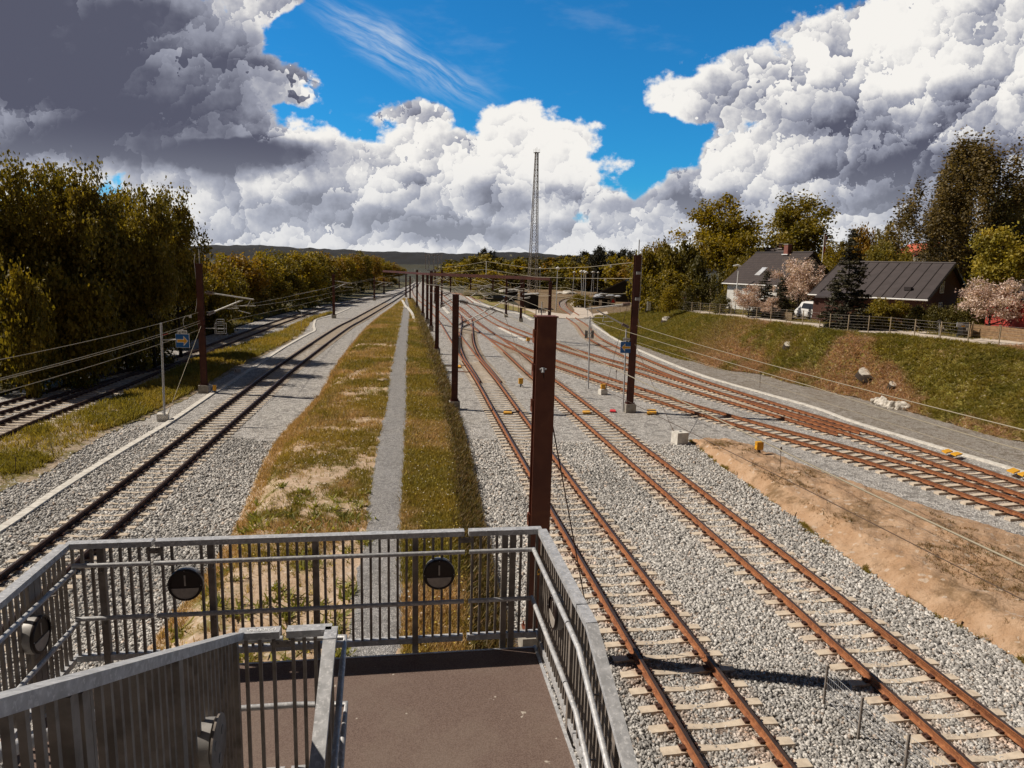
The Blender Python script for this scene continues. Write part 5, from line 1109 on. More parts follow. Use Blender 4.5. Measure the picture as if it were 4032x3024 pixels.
ORD = 'first second third fourth fifth sixth seventh eighth ninth tenth eleventh twelfth thirteenth fourteenth fifteenth sixteenth seventeenth eighteenth nineteenth twentieth'.split()
g_ = 'tall trees of the wood on the left'
for i, (x, t_, w, Yd, m_) in enumerate([(-95,322,190,47,'leaf_olive'),(25,318,165,48,None),(110,345,150,52,'leaf_olive'),(185,350,150,50,None),(250,383,130,55,'leaf_olive'),(312,400,130,53,None),(372,402,118,60,'leaf_olive')]):
    tree('big', x, t_, w, Yd, 'tall dense leafy tree of the left wood, %s from the left edge' % ORD[i], zb=.2, mat=m_, group=g_)
for i, (x, t_, w, Yd) in enumerate([(60,400,170,68),(150,405,170,72),(230,430,150,70),(300,455,140,76),(-40,420,170,62)]):
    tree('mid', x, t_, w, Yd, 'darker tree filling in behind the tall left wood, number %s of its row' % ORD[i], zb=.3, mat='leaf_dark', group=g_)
for i, (x, t_, w, Yd, m_) in enumerate([(-30,560,130,43,None),(45,600,110,42,'leaf_olive'),(120,590,130,46,None),(195,620,110,46,'leaf_olive'),(262,600,110,52,None),(318,650,90,56,'leaf_dark'),(372,660,80,66,'leaf_dark'),(395,600,70,74,'leaf_gold'),(150,540,150,54,'leaf_dark'),(60,520,150,52,'leaf_dark'),(235,520,140,60,'leaf_dark')]):
    tree('bush', x, t_, w, Yd, 'undergrowth shrub at the foot of the left wood, %s counted from the edge' % ORD[i], zb=0.0, mat=m_, group='undergrowth of the left wood', cat='shrub')
rowL = [(432,548,80,80,'leaf_rust'),(470,546,75,86,'leaf_gold'),(512,542,80,92,'leaf_rust'),(560,541,75,98,'leaf_gold'),(600,538,75,108,None),(640,536,75,118,'leaf_gold'),(678,541,65,128,None),(706,543,55,140,'leaf_rust'),(735,547,50,152,'leaf_gold'),(762,546,44,165,'leaf_rust'),(782,541,38,185,'leaf_olive'),(804,548,34,200,'leaf_rust'),(825,556,34,230,'leaf_gold'),(846,566,32,270,'leaf_rust'),(862,574,28,310,'leaf_olive')]
for i, (x, t_, w, Yd, m_) in enumerate(rowL):
    tree('mid', x, t_+1, w*1.25, Yd*(1.16 if x > 480 else 1.05), '%s bushy tree in the row behind the left tracks, counted from the left mast' % ORD[i], zb=0, mat=m_, group='trees behind the left tracks')
for i, (x, t_, w, Yd, m_) in enumerate([(455,600,60,78,'leaf_olive'),(500,605,60,84,None),(545,608,52,92,'leaf_grey'),(590,605,60,98,None),(632,600,60,106,'leaf_olive'),(672,600,52,118,'leaf_gold'),(705,600,44,130,'leaf_dark'),(735,600,36,145,'leaf_olive'),(765,598,34,160,'leaf_dark'),(795,596,30,180,'leaf_olive'),(440,630,44,78,'leaf_dark'),(822,598,30,205,'leaf_rust'),(845,600,26,230,'leaf_grey')]):
    tree('bush', x, t_, w*1.4, Yd*(1.18 if x > 480 else 1.03), 'shrub in front of the left tree row, %s from the left mast' % ORD[i], zb=-.05, mat=m_, group='shrubs along the left tracks', cat='shrub')
rowR = [(962,574,40,330,'leaf_olive'),(985,570,44,300,'leaf_gold'),(1010,562,44,280,'leaf_olive'),(1040,549,50,250,None),(1075,556,46,270,'leaf_olive'),(1100,563,40,300,'leaf_olive'),(1130,561,44,290,'leaf_gold'),(1170,562,40,290,'leaf_olive'),(1200,556,44,280,'leaf_rust'),(1235,552,46,265,'leaf_olive'),(1262,554,40,250,'leaf_gold'),(1310,556,46,250,'leaf_olive'),(1340,552,46,230,'leaf_gold'),(1372,558,44,220,'leaf_rust'),(1395,548,50,200,'leaf_olive')]
for i, (x, t_, w, Yd, m_) in enumerate(rowR):
    tree('far', x, t_-5, w*1.45, Yd, '%s leafy tree along the distant wood, counted from the far tracks' % ORD[i], zb=0, mat=m_, group='trees of the distant wood')
for i in range(15): tree('far', 985+i*29, 558-(i % 3)*3-(5 if i > 8 else 0), 66, 320-i*5, 'dark leafy tree deep in the distant wood, %s from its far end' % ORD[i], zb=0, mat='leaf_dark', group='deep row of the distant wood')
for i, (x, t_, w, Yd) in enumerate([(1046,536,26,262),(1064,540,22,270),(1150,556,36,300),(1222,549,34,270),(1262,543,44,255),(1292,538,40,245),(1300,531,30,250),(1326,540,34,240),(1350,538,38,235),(1368,540,30,225),(1181,560,36,310),(1112,562,30,320)]):
    tree('pine', x, t_, w*1.25, Yd, 'dark pine standing out of the distant wood, %s in the list from the far end' % ORD[i], zb=0, group='dark pines of the distant wood')
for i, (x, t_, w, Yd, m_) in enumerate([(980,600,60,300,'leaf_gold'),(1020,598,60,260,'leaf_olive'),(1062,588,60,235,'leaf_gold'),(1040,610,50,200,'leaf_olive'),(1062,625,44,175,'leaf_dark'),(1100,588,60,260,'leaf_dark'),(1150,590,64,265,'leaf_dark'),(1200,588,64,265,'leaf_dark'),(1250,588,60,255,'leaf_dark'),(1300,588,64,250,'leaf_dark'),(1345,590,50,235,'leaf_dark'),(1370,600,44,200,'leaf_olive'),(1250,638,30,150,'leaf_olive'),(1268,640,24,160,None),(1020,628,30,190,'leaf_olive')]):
    tree('bush', x, t_, w*1.35, Yd, 'low growth filling the distant wood edge, clump number %s' % ORD[i], zb=-.1, mat=m_, group='shrubs of the distant wood', cat='shrub')
# the village side
tree('bush', 1402, 545, 80, 104, 'big leafy shrub beside the tallest mast, behind the lane fence', cat='shrub', group='big shrubs at the lane', mat='leaf_olive')
tree('bush', 1440, 536, 80, 108, 'big leafy shrub behind the lane fence, second from the tallest mast', cat='shrub', group='big shrubs at the lane')
tree('bush', 1482, 530, 80, 110, 'tallest leafy shrub mass left of the side road', cat='shrub', group='big shrubs at the lane', mat='leaf_dark')
tree('bush', 1510, 560, 66, 102, 'dark shrub mass directly left of the side road', cat='shrub', group='big shrubs at the lane', mat='leaf_dark')
tree('bush', 1450, 590, 100, 98, 'lower leafy shrub in front of the big ones behind the lane fence', cat='shrub', group='big shrubs at the lane', mat='leaf_olive')
tree('mid', 1418, 520, 60, 128, 'bare-topped reddish tree rising behind the big shrubs', mat='leaf_rust')
tree('bush', 1450, 621, 46, 90, 'clipped yellow-green hedge ball beside the round road sign', cat='hedge', mat='leaf_gold'); tree('bush', 1487, 625, 34, 92, 'dark clipped hedge right of the round road sign', cat='hedge', mat='leaf_dark')
tree('big', 1568, 417, 152, 116, 'large round-crowned tree with ivy-dark trunk beside the side road', mat='leaf_gold')
tree('big', 1727, 418, 160, 124, 'large round-crowned tree behind the roofs, right of its twin', mat='leaf_olive')
for i, (k, x, t_, w, Yd, m_, lab) in enumerate([('bush',1540,600,40,130,'leaf_dark','shrub on the left verge high up the side road'),('bush',1575,560,44,112,'leaf_dark','ivy shrub around the trunk of the side road tree'),('mid',1618,535,74,104,'leaf_olive','rounded green tree between the dark roofed barn and the tiled house'),('bush',1590,580,50,98,'leaf_olive','shrub left of the tiled house'),
    ('mid',1800,520,60,112,'leaf_gold','green tree right of the flagpole'),('mid',1838,505,56,120,'leaf_olive','tree behind the spruce top'),('mid',1870,480,56,118,'leaf_rust','sparse reddish tree top behind the spruce'),('mid',1925,476,66,112,'leaf_grey','greyish round tree left of the orange roof'),('mid',1912,520,80,96,None,'bright green tree behind the ridge of the seamed roof'),('bush',1962,552,70,92,'leaf_olive','green shrub mass below the orange roof'),
    ('mid',1790,560,70,84,'leaf_olive','green tree between the blossom tree and the spruce'),('bush',1800,612,54,80,None,'shrub right of the white blossom tree'),('bush',1560,640,40,84,'leaf_dark','dark hedge at the corner of the side road'),('mid',2195,380,110,96,'leaf_dark','dark tree right of the birch'),('mid',2205,470,110,80,'leaf_dark','dark tree behind the yellow-green maple'),
    ('bush',2105,640,60,62,'leaf_olive','shrub right of the brick gable'),('mid',2080,590,70,78,'leaf_olive','green tree behind the brick gable'),('bush',1700,650,60,79,'leaf_dark','dark shrub under the white blossom tree'),('bush',1768,645,44,80,'leaf_dark','dark shrub right of the white blossom trunk'),('mid',1760,600,70,78,'leaf_dark','dark leafy tree leaning behind the white blossom tree')]):
    tree(k, x, t_, w, Yd, lab, mat=m_, cat='tree' if k != 'bush' else 'shrub')
tree('birch', 2112, 316, 205, 80, 'tall drooping birch with white trunk above the brick house'); tree('birch', 2062, 430, 120, 84, 'lower drooping side crown left of the tall birch')
tree('maple', 2178, 478, 130, 66, 'yellow-green maple at the right edge below the birch')
tree('spruce', 1843, 498, 112, 57, 'dense dark spruce in front of the seamed metal roof'); tree('spruce', 1657, 578, 62, 74, 'small dark spruce in front of the tiled house'); tree('spruce', 1690, 600, 60, 72, 'dark cypress between the small spruce and the blossom tree')
tree('blossom', 1735, 556, 108, 77, 'white blossom tree beside the white van'); tree('blossom', 1622, 612, 74, 74, 'cream blossom shrub beside the white lamp post'); tree('blossom', 2152, 600, 126, 53, 'pink and white blossom tree in front of the red house', mat='blossom'); tree('blossom', 1668, 640, 50, 72, 'small cream blossom shrub left of the picket fence')
tree('bush', 1905, 652, 88, 59, 'clipped green hedge block beside the spruce', cat='hedge', mat='leaf_olive'); tree('bush', 1945, 655, 60, 58.5, 'clipped hedge right of the first block', cat='hedge', mat='leaf_olive')
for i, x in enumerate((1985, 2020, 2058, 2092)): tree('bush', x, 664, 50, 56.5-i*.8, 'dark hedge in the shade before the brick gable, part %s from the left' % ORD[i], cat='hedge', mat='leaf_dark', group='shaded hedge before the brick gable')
for i, x in enumerate((1838, 1870, 1900)): tree('bush', x, 682, 34, 58, 'low shrub along the lane fence, %s from the van' % ORD[i], cat='shrub', group='low shrubs at the lane')
# ================================================================ buildings
def house(label, A, B, hw, ze, zg, wall, roof, name='house', over=.45, cat='house', seams=0, chimney=None, th=.12):
    """ridge from A to B (world), half width hw, eave height ze, ground zg"""
    A = np.array(A, float); B = np.array(B, float); o_ = np.array([A[0], A[1], zg]); u = (B-A)*[1, 1, 0]; L = np.linalg.norm(u); u /= L; n = np.array([u[1], -u[0], 0]); zr = A[2]-zg; ze_ = ze-zg
    r_ = empty(name, tuple(o_), math.atan2(u[1], u[0]), label, cat); mb = MB()     # local x along the ridge, y across
    prof = [(-hw, 0), (-hw, ze_), (0, zr-.05), (hw, ze_), (hw, 0)]
    mb.prism([(0, y, z) for y, z in prof], (L, 0, 0)); mb.build('wall', wall, r_)
    sl = (zr-ze_)/hw; ye = hw+over; z2 = zr-sl*ye
    for s_ in (-1, 1):
        mb = MB(); P4 = [(-over, 0, zr), (L+over, 0, zr), (L+over, s_*ye, z2), (-over, s_*ye, z2)]; up = [(a, b, c+th) for a, b, c in P4]
        mb.add(P4+up, [(0, 1, 2, 3), (4, 5, 6, 7)] + [(i, (i+1) % 4, 4+(i+1) % 4, 4+i) for i in range(4)]); o = mb.build('roof', roof, r_)
        uv = o.data.uv_layers.new(name='UVMap')
        for lp in o.data.loops: c = o.data.vertices[lp.vertex_index].co; uv.data[lp.index].uv = (c.x, math.hypot(c.y, (zr-c.z)))
        if seams:
            sm = MB()
            for k in range(seams+1): x = -over+.06+(L+2*over-.12)*k/seams; sm.beam((x, 0, zr+th+.02), (x, s_*ye, z2+th+.02), .05, .05)
            sm.build('standing_seam', 'metal_roof_seam', r_)
        mb = MB(); mb.tube([(-over, s_*(ye+.06), z2+.02), (L+over, s_*(ye+.06), z2+.02)], .07, 8); mb.build('gutter', 'sign_white' if wall != 'shed_black' else 'metal_roof', r_)
    for x in (-over-.012, L+over+.012):
        mb = MB(); mb.beam((x, 0, zr-.02), (x, -ye, z2-.02), .03, .2, 0, (0, 0, 1)); mb.beam((x, 0, zr-.02), (x, ye, z2-.02), .03, .2, 0, (0, 0, 1)); mb.build('bargeboard', 'metal_roof_seam', r_)
    mb = MB(); mb.tube([(-over, 0, zr+th+.02), (L+over, 0, zr+th+.02)], .09, 8); mb.build('ridge_cap', roof if seams else 'metal_roof_seam', r_)
    if chimney:
        x, y, w, h, mt = chimney; mb = MB(); z = zr-sl*abs(y); mb.box((x, y, z+h/2-.1), (w, w, h)); mb.box((x, y, z+h-.06), (w+.12, w+.12, .08), 1); mb.build('chimney', [mt, 'concrete'], r_)
        mb = MB(); mb.box((x, y, z+.06), (w+.3, w+.3, .10)); mb.build('flashing', 'sign_white', r_)
    return r_, L, zr, ze_
def window(parent, c, w, h, axis='x', cross=True, out=1, depth=.05):
    """flat window on a wall; axis = wall normal in the parent's frame"""
    x, y, z = c; q = MB(); sz = lambda a, b: (depth, a, b) if axis == 'x' else (a, depth, b); of = (lambda a, b: (x, y+a, z+b)) if axis == 'x' else (lambda a, b: (x+a, y, z+b))
    t_ = .09; q.box(of(0, h/2), sz(w+t_, t_)); q.box(of(0, -h/2), sz(w+t_, t_)); q.box(of(-w/2, 0), sz(t_, h-t_)); q.box(of(w/2, 0), sz(t_, h-t_))
    if cross: q.box(of(0, 0), sz(t_*.9, h-t_)); q.box(of(-w/4, h*.13), sz(w/2-t_, t_*.7)); q.box(of(w/4, h*.13), sz(w/2-t_, t_*.7))
    f = q.build('window', 'sign_white', parent); g = MB(); c2 = (x-out*.015, y, z) if axis == 'x' else (x, y-out*.015, z); g.box(c2, sz(w-.02, h-.02) if False else ((.02, w, h) if axis == 'x' else (w, .02, h))); g.build('pane', 'glass_dark', f); return f
# brick house with seamed metal roof
Ar = AY(3748, 1042, 65.5); _p1, _p2 = AY(3620, 1189, 60.5), AY(3818, 1164, 71); _w = (_p2-_p1)[:2]; _w /= np.linalg.norm(_w); dr = np.array([-_w[1], _w[0], 0]); Ar = (_p1+_p2)/2*[1, 1, 0]+[0, 0, Ar[2]]; h2, L, zr, ze_ = house('brick house with dark standing seam metal roof and white gable windows', Ar, Ar+dr*9.5, 6.3, 6.55, 4.1, 'brick_dark', 'metal_roof', seams=11, over=.4)
hi = h2.matrix_world.inverted() if False else None; bpy.context.view_layer.update()
def hl(root, P_): return np.array(root.matrix_world.inverted() @ Vector(P_))
for (x0, x1, y0, y1) in ((3717, 3742, 1110, 1153), (3711, 3735, 1194, 1222)):
    c_ = hl(h2, tuple(AY((x0+x1)/2, (y0+y1)/2, 64.2))); window(h2, (-.03, c_[1], c_[2]), 1.0, (y1-y0)*64/2800, 'x', True, -1)
mb = MB(); mb.box((1.7, 5.2, zr-(zr-ze_)/6.3*5.2+.22), (.55, .5, .3)); mb.build('roof_vent', 'metal_roof_seam', h2)
mb = MB(); mb.prism([(5.0, 6.4, 2.75), (5.0, 8.2, 2.25), (5.0, 8.2, 2.1), (5.0, 6.4, 2.55)], (3.6, 0, 0)); mb.box((6.8, 7.2, .95), (3.0, 1.4, 1.9), 1); mb.build('porch', ['metal_roof', 'brick_dark'], h2)
# tiled house with skylights and chimney
Ar = AY(2986, 1008, 90); Ar[2] = 10.62; dr = AY(3162, 1000, 83.5)-Ar; dr[2] = 0; dr /= np.linalg.norm(dr); h1, L, zr, ze_ = house('white rendered house with dark tiled roof, two skylights and a brick chimney', Ar, Ar+dr*8.2, 4.5, 7.2, 3.9, 'render_white', 'roof_tile', chimney=(5.0, -.25, .62, 1.3, 'chimney_brick'))
bpy.context.view_layer.update()
sl = (zr-ze_)/4.5
def on_roof(x, y, s_): return zr-sl*abs(y)+.12
side1 = 1 if hl(h1, (25, 86, 7))[1] > 0 else -1
for (cx, cy) in ((2997, 1071), (3052, 1063)):
    best = None
    for t_ in np.linspace(80, 92, 60):
        q = hl(h1, tuple(AY(cx, cy, t_))); e = abs(q[2]-on_roof(q[0], q[1], 1)); 
        if best is None or e < best[0]: best = (e, q)
    q = best[1]; y = q[1]; mb = MB(); a = (q[0], y-.55, on_roof(0, abs(y)-.55*1, 1)); z1, z2 = on_roof(0, abs(y)-.6, 1)+.04, on_roof(0, abs(y)+.6, 1)+.04; s_ = 1 if y > 0 else -1
    mb.beam((q[0], s_*(abs(y)-.6), z1), (q[0], s_*(abs(y)+.6), z2), .85, .08); f = mb.build('skylight', 'galvanised', h1); mb = MB(); mb.beam((q[0], s_*(abs(y)-.5), z1+.012), (q[0], s_*(abs(y)+.5), z2+.012+.0), .68, .08); mb.build('pane', 'tarp' if cx < 3000 else 'glass_dark', f)
window(h1, (L+.03, 1.2, 1.6), 1.1, 1.2, 'x'); window(h1, (L+.03, -1.6, 1.6), 1.1, 1.2, 'x')
# dark-roofed house behind, orange roof house with terrace, red house, others
pa = AY(2905, 979, 122); pb = AY(3085, 977, 118); h5, *_ = house('dark roofed house behind the tiled one, thin aerials beside it', pa, pb, 4.5, pa[2]-3.2, 6.0, 'shed_black', 'metal_roof', chimney=(7.0, 0, .6, .9, 'brick_dark'))
for x, t_ in ((3005, 937), (3018, 941)): 
    P_ = AY(x, 982, 120); T_ = AY(x, t_, 120); mb = MB(); mb.tube([(0, 0, -.3), (0, 0, T_[2]-P_[2])], .03, 6); mb.tube([(-.5, 0, T_[2]-P_[2]-.3), (.5, 0, T_[2]-P_[2]-.5)], .02, 5); tag(mb.build('aerial', 'galvanised_shaded', None, tuple(P_)), 'thin %s aerial above the dark roofed house' % ('left' if x < 3010 else 'right'), 'aerial')
pa = AY(3590, 963, 118); pb = AY(3708, 959, 110); h4, *_ = house('house with an orange roof high above the terrace', pa, pb, 4.0, pa[2]-2.0, 8.6, 'render_white', 'roof_orange')
mb = MB(); c_ = AY(3755, 1045, 106); c_[2] = 0; mb.box((0, 0, 10.1), (9.5, 5, 2.2)); te = mb.build('retaining_wall', 'render_grey', None, tuple(c_)); tag(te, 'grey concrete terrace wall under the white railing behind the birch', 'wall')
q = empty('terrace_railing', (c_[0], c_[1]-2.4, 11.2), 0, 'white board railing on top of the grey terrace wall', 'railing'); mb = MB()
for z in (.12, .55): mb.box((-.2, 0, z+.15), (10.3, .06, .16))
mb.build('board', 'sign_white', q)
for k in range(7): mb = MB(); mb.box((-5+k*1.6, 0, .4), (.12, .09, .85)); mb.build('post', 'sign_white', q)
mb = MB(); c2 = AY(3795, 990, 112); mb.box((0, 0, 1.6), (6, 3, 3.2), 0); mb.box((0, -1.6, 1.9), (1.6, .08, 1.4), 1); mb.box((2.0, -1.6, 1.7), (.12, .1, 3.4), 1); tag(mb.build('pavilion', ['roof_orange', 'sign_white'], None, (c2[0], c2[1], 9.6)), 'brick orange garden room on the terrace behind the birch trunk', 'garden room')
pa = AY(3990, 1128, 54); h3, L, zr, ze_ = house('red rendered house at the right edge with white windows', pa, pa+np.array([9, -1.2, 0]), 3.4, 6.6, 4.05, 'render_red', 'metal_roof', seams=0)
for x in (.9, 3.2, 5.5): window(h3, (x, -3.44, 1.55), 1.1, 1.25, 'y', True, -1)
pa = AY(596, 1175, 82); pa[2] += .5; house('small low house with a pale ribbed roof half hidden in the left wood', pa, pa+np.array([4.2, .4, 0]), 2.0, pa[2]-1.1, .1, 'brick_dark', 'felt_roof', seams=14)
mb = MB(); c_ = AY(660, 1214, 78); mb.tube([(-1.3, 0, 0), (0, 0, .3), (1.3, 0, 0)], [.02, .6, .02], 8); mb.tube([(0, 0, -2), (0, 0, 0)], .05, 6); tag(mb.build('garden_parasol', 'felt_roof', None, tuple(c_)), 'pale garden parasol in front of the low house in the left wood', 'parasol')
pa = AY(2480, 1098, 195); house('long black barn behind the tarpaulin sheds', AY(2460, 1104, 180), AY(2500, 1104, 210), 7, 1.8, -.2, 'shed_black', 'shed_black', cat='barn')
def shed(label, x0, x1, ytop, ybot, dp, roof='felt_roof', wing=False, wallm='shed_black', door=None):
    P_ = G((x0+x1)/2, ybot, 0); Yd = P_[1]; w = (x1-x0)*Yd/F_PX; h = AY(x0, ytop, Yd)[2]; r_ = empty('shed', tuple(P_), .05, label, 'shed', 'sheds by the access road'); mb = MB()
    mb.prism([(-w/2, 0, 0), (-w/2, 0, h*.86), (w/2, 0, h*.94), (w/2, 0, 0)], (0, dp, 0)); mb.build('wall', wallm, r_)
    mb = MB(); mb.prism([(-w/2-.2, -.25, h*.86), (-w/2-.2, -.25, h*.90), (w/2+.2, -.25, h), (w/2+.2, -.25, h*.95)], (0, dp+.5, 0)); mb.build('roof', roof, r_)
    if wing: mb = MB(); mb.box((-w*.42, -.5, h*.32), (w*.5, 1.2, h*.62)); mb.build('wing', wallm, r_); mb = MB(); mb.prism([(-w*.72, -1.3, h*.60), (-w*.72, -1.3, h*.66), (-w*.12, -1.3, h*.80), (-w*.12, -1.3, h*.74)], (0, 1.6, 0)); mb.build('wing_roof', roof, r_)
    if door: mb = MB(); mb.box((door*w, -.02, h*.36), (w*.28, .05, h*.66)); mb.build('door', 'black_plastic' if wallm != 'shed_black' else 'sign_white', r_)
    return r_
shed('black shed with a pale slanted roof behind the left gantry post', 1999, 2038, 1139, 1182, 5); shed('low black shed between the two pale roofed ones', 2054, 2074, 1149, 1184, 4, 'shed_black')
shed('black shed with pale flat roof and a lower wing, nearest the radio mast', 2064, 2119, 1154, 1216, 4.5, wing=True); shed('tiny white kiosk with a dark door beside the far tracks', 1903, 1920, 1162, 1182, 2, 'felt_roof', wallm='render_white', door=.05)
s_ = shed('black hut with white door frame under grey tarpaulins, left one of the pair', 2341, 2382, 1170, 1204, 4, 'shed_black', door=.05); shed('black hut with a slanting white door under grey tarpaulins, right one of the pair', 2384, 2412, 1172, 1204, 4, 'shed_black', door=-.1)
for i, (x, y, r) in enumerate(((2358, 1163, 1.5), (2376, 1158, 1.6), (2400, 1163, 1.7), (2425, 1165, 1.5), (2392, 1170, 1.2))):
    lump('tarpaulin', 'crumpled grey tarpaulin on the black huts, %s of the heap' % ORD[i], AY(x, y+3, 158.5), r*.62, 'tarp', 'tarpaulin', 'tarpaulins on the black huts', i+3, .35)
rs, rP, _ = polep('road_sign', 'triangular warning sign board in front of the tarpaulin huts', (2414, 1176), (2414, 1210), .05, cat='road sign', zb_=0)
mb = MB(); c_ = rpx(rP, 2414, 1184, .1); mb.box(tuple(c_), (1.1, .03, 1.1), 1); mb.prism([tuple(c_+[-.45, -.03, -.38]), tuple(c_+[.45, -.03, -.38]), tuple(c_+[0, -.03, .42])], (0, -.02, 0)); mb.box(tuple(c_-[0, 0, .85]), (.9, .03, .4), 1); mb.build('sign_panel', ['sign_red', 'sign_grey'], rs)
for i, (x, y) in enumerate(((2223, 1158), (2258, 1156))): lump('rubble_heap', 'pale rubble heap on the rough field, %s one' % ('left' if i == 0 else 'right'), G(x, y, 0), (2.4, 1.2)[i], 'stone', 'rubble heap', 'rubble heaps', i, .45)
lump('rubble_heap', 'white spoil heap left of the black sheds', G(1987, 1178, 0), 2.2, 'stone', 'rubble heap', 'rubble heaps', 9, .8)
# radio mast
rP = np.array([5.7, 225.8, 0]); Ht = AY(2105, 601, 225.8)[2]; rm = empty('radio_mast', tuple(rP), .3, 'tall slender lattice radio mast behind the yard', 'radio mast'); mb = MB(); mb2 = MB()
def mw(z): return .95*(1-z/Ht)+.38
ns = 22; zs = [Ht*(1-(1-k/ns)**1.15) for k in range(ns+1)]; crn = [(-1, -1), (1, -1), (1, 1), (-1, 1)]
for (a, b) in crn: mb.tube([(a*mw(z), b*mw(z), z) for z in zs], .10, 6)
for k in range(ns):
    z0_, z1_ = zs[k], zs[k+1]; w0, w1 = mw(z0_), mw(z1_)
    for j in range(4):
        (a, b), (c2_, d2_) = crn[j], crn[(j+1) % 4]; mb2.tube([(a*w0, b*w0, z0_), (c2_*w1, d2_*w1, z1_)], .05, 4); mb2.tube([(c2_*w0, d2_*w0, z0_), (a*w1, b*w1, z1_)], .05, 4); mb2.tube([(a*w1, b*w1, z1_), (c2_*w1, d2_*w1, z1_)], .05, 4)
mb.build('leg', 'galvanised_shaded', rm); mb2.build('bracing', 'galvanised_shaded', rm)
mb = MB(); mb.box((0, 0, Ht), (1.6, 1.6, .1)); [mb.tube([(a*.7, b*.7, Ht), (a*.7, b*.7, Ht+1.1)], .04, 5) for a, b in crn]; mb.tube([(0, 0, Ht), (0, 0, Ht+1.6)], .05, 5); mb.build('platform', 'galvanised_shaded', rm)
# yard floodlights / street lamps
LMP = [((2196, 1058), (2189, 1225)), ((2261, 1073), (2254, 1167)), ((2289, 1071), (2291, 1210)), ((2300, 1071), (2293, 1205)), ((2307, 1074), (2303, 1215)), ((2334, 1073), (2327, 1165)), ((2339, 1072), (2336, 1160)), ((2355, 1074), (2352, 1156)), ((2378, 1074), (2375, 1140)), ((2127, 1056), (2126, 1150))]
for i, (t_, f_) in enumerate(LMP):
    P_ = G(f_[0], f_[1], 0); T_ = AY(t_[0], t_[1], P_[1])-P_; r_ = empty('street_lamp', tuple(P_), 0, 'slim white-headed lamp post by the access road, %s in the group' % ORD[i], 'lamp post', 'lamp posts by the access road')
    mb = MB(); mb.tube([(0, 0, 0), (T_[0]*.5, 0, T_[2]*.5), (T_[0], 0, T_[2])], [.09, .08, .06], 8); mb.build('pole', 'galvanised', r_); mb = MB(); mb.tube([(T_[0]-.35, 0, T_[2]+.02), (T_[0], 0, T_[2]+.14), (T_[0]+.4, 0, T_[2]-.02)], [.12, .26, .12], 8); mb.build('lamp_head', 'sign_white', r_)
def vpole(label, top, foot, r, name, cat, zo=3.9, mat='sign_white'):
    P_ = on_vil(foot[0], foot[1], zo); T_ = AY(top[0], top[1], P_[1])-P_; r_ = empty(name, tuple(P_), 0, label, cat); mb = MB(); mb.tube([(0, 0, -.2), (T_[0], 0, T_[2])], [r, r*.6], 8); mb.build('pole', mat, r_); return r_, P_, T_
r_, P_, T_ = vpole('white lamp post leaning slightly beside the cream blossom shrub', (2909, 1048), (2892, 1235), .08, 'street_lamp', 'lamp post'); mb = MB(); mb.tube([(T_[0]+.25, 0, T_[2]), (T_[0]-.1, 0, T_[2]+.10), (T_[0]-.65, 0, T_[2]+.04)], [.07, .12, .06], 8); mb.build('lamp_head', 'sign_white', r_)
P_ = AY(3240, 1012, 108); T_ = AY(3246, 922, 108)-P_; fl = empty('flagpole', (P_[0], P_[1], P_[2]), 0, 'white flagpole with a limp red and white pennant', 'flagpole'); mb = MB(); mb.tube([(0, 0, -4), tuple(T_)], [.09, .05], 8); mb.build('pole', 'sign_white', fl); mb = MB(); mb.prism([tuple(T_+[.05, 0, 0]), tuple(T_+[.42, 0, -.3]), tuple(T_+[.30, 0, -2.6]), tuple(T_+[.0, 0, -3.4])], (0, .03, 0)); mb.box(tuple(T_+[.22, -.02, -1.0]), (.16, .03, 1.6), 1); mb.build('pennant', ['cloth_red', 'sign_white'], fl)
r_, P_, T_ = vpole('round white road sign with red rim beside the hedge balls', (2697, 1150), (2691, 1226), .04, 'road_sign', 'road sign', mat='galvanised'); c_ = AY(2697, 1162, P_[1]-.08)-P_; mb = MB(); mb.disc(tuple(c_), (0, 1, 0), .40, .03, 28, 0); mb.disc(tuple(c_-[0, .02, 0]), (0, 1, 0), .31, .02, 28, 1); mb.box(tuple(AY(2696, 1178, P_[1]-.08)-P_), (.75, .03, .26), 1); mb.build('sign_panel', ['sign_red', 'sign_white'], r_)
r_, P_, T_ = vpole('small round pale sign on a post at the lane fence on the right', (3700, 1263), (3698, 1338), .03, 'road_sign', 'road sign', 4.1, 'galvanised'); c_ = AY(3700, 1266, P_[1]-.05)-P_; mb = MB(); mb.disc(tuple(c_), (0, 1, 0), .13, .02, 20); mb.build('sign_panel', 'sign_grey', r_)
for lab, (x0, x1, y0, y1) in (('tall pale cabinet door behind the left end of the lane fence', (2547, 2562, 1188, 1224)), ('white notice fixed among the lane fence posts', (2643, 2651, 1189, 1208)), ('pale cabinet beside the white notice behind the lane fence', (2656, 2683, 1190, 1222))):
    P_ = on_vil((x0+x1)/2, y1, 2.6); w = (x1-x0)*P_[1]/F_PX; h = (y1-y0)*P_[1]/F_PX; mb = MB(); mb.box((0, 0, h/2), (w, .25, h)); mb.box((0, -.14, h/2), (w*.8, .02, h*.85), 1); tag(mb.build('cabinet', ['render_grey', 'sign_white'] if 'notice' not in lab else ['sign_white', 'sign_white'], None, tuple(P_)), lab, 'cabinet')
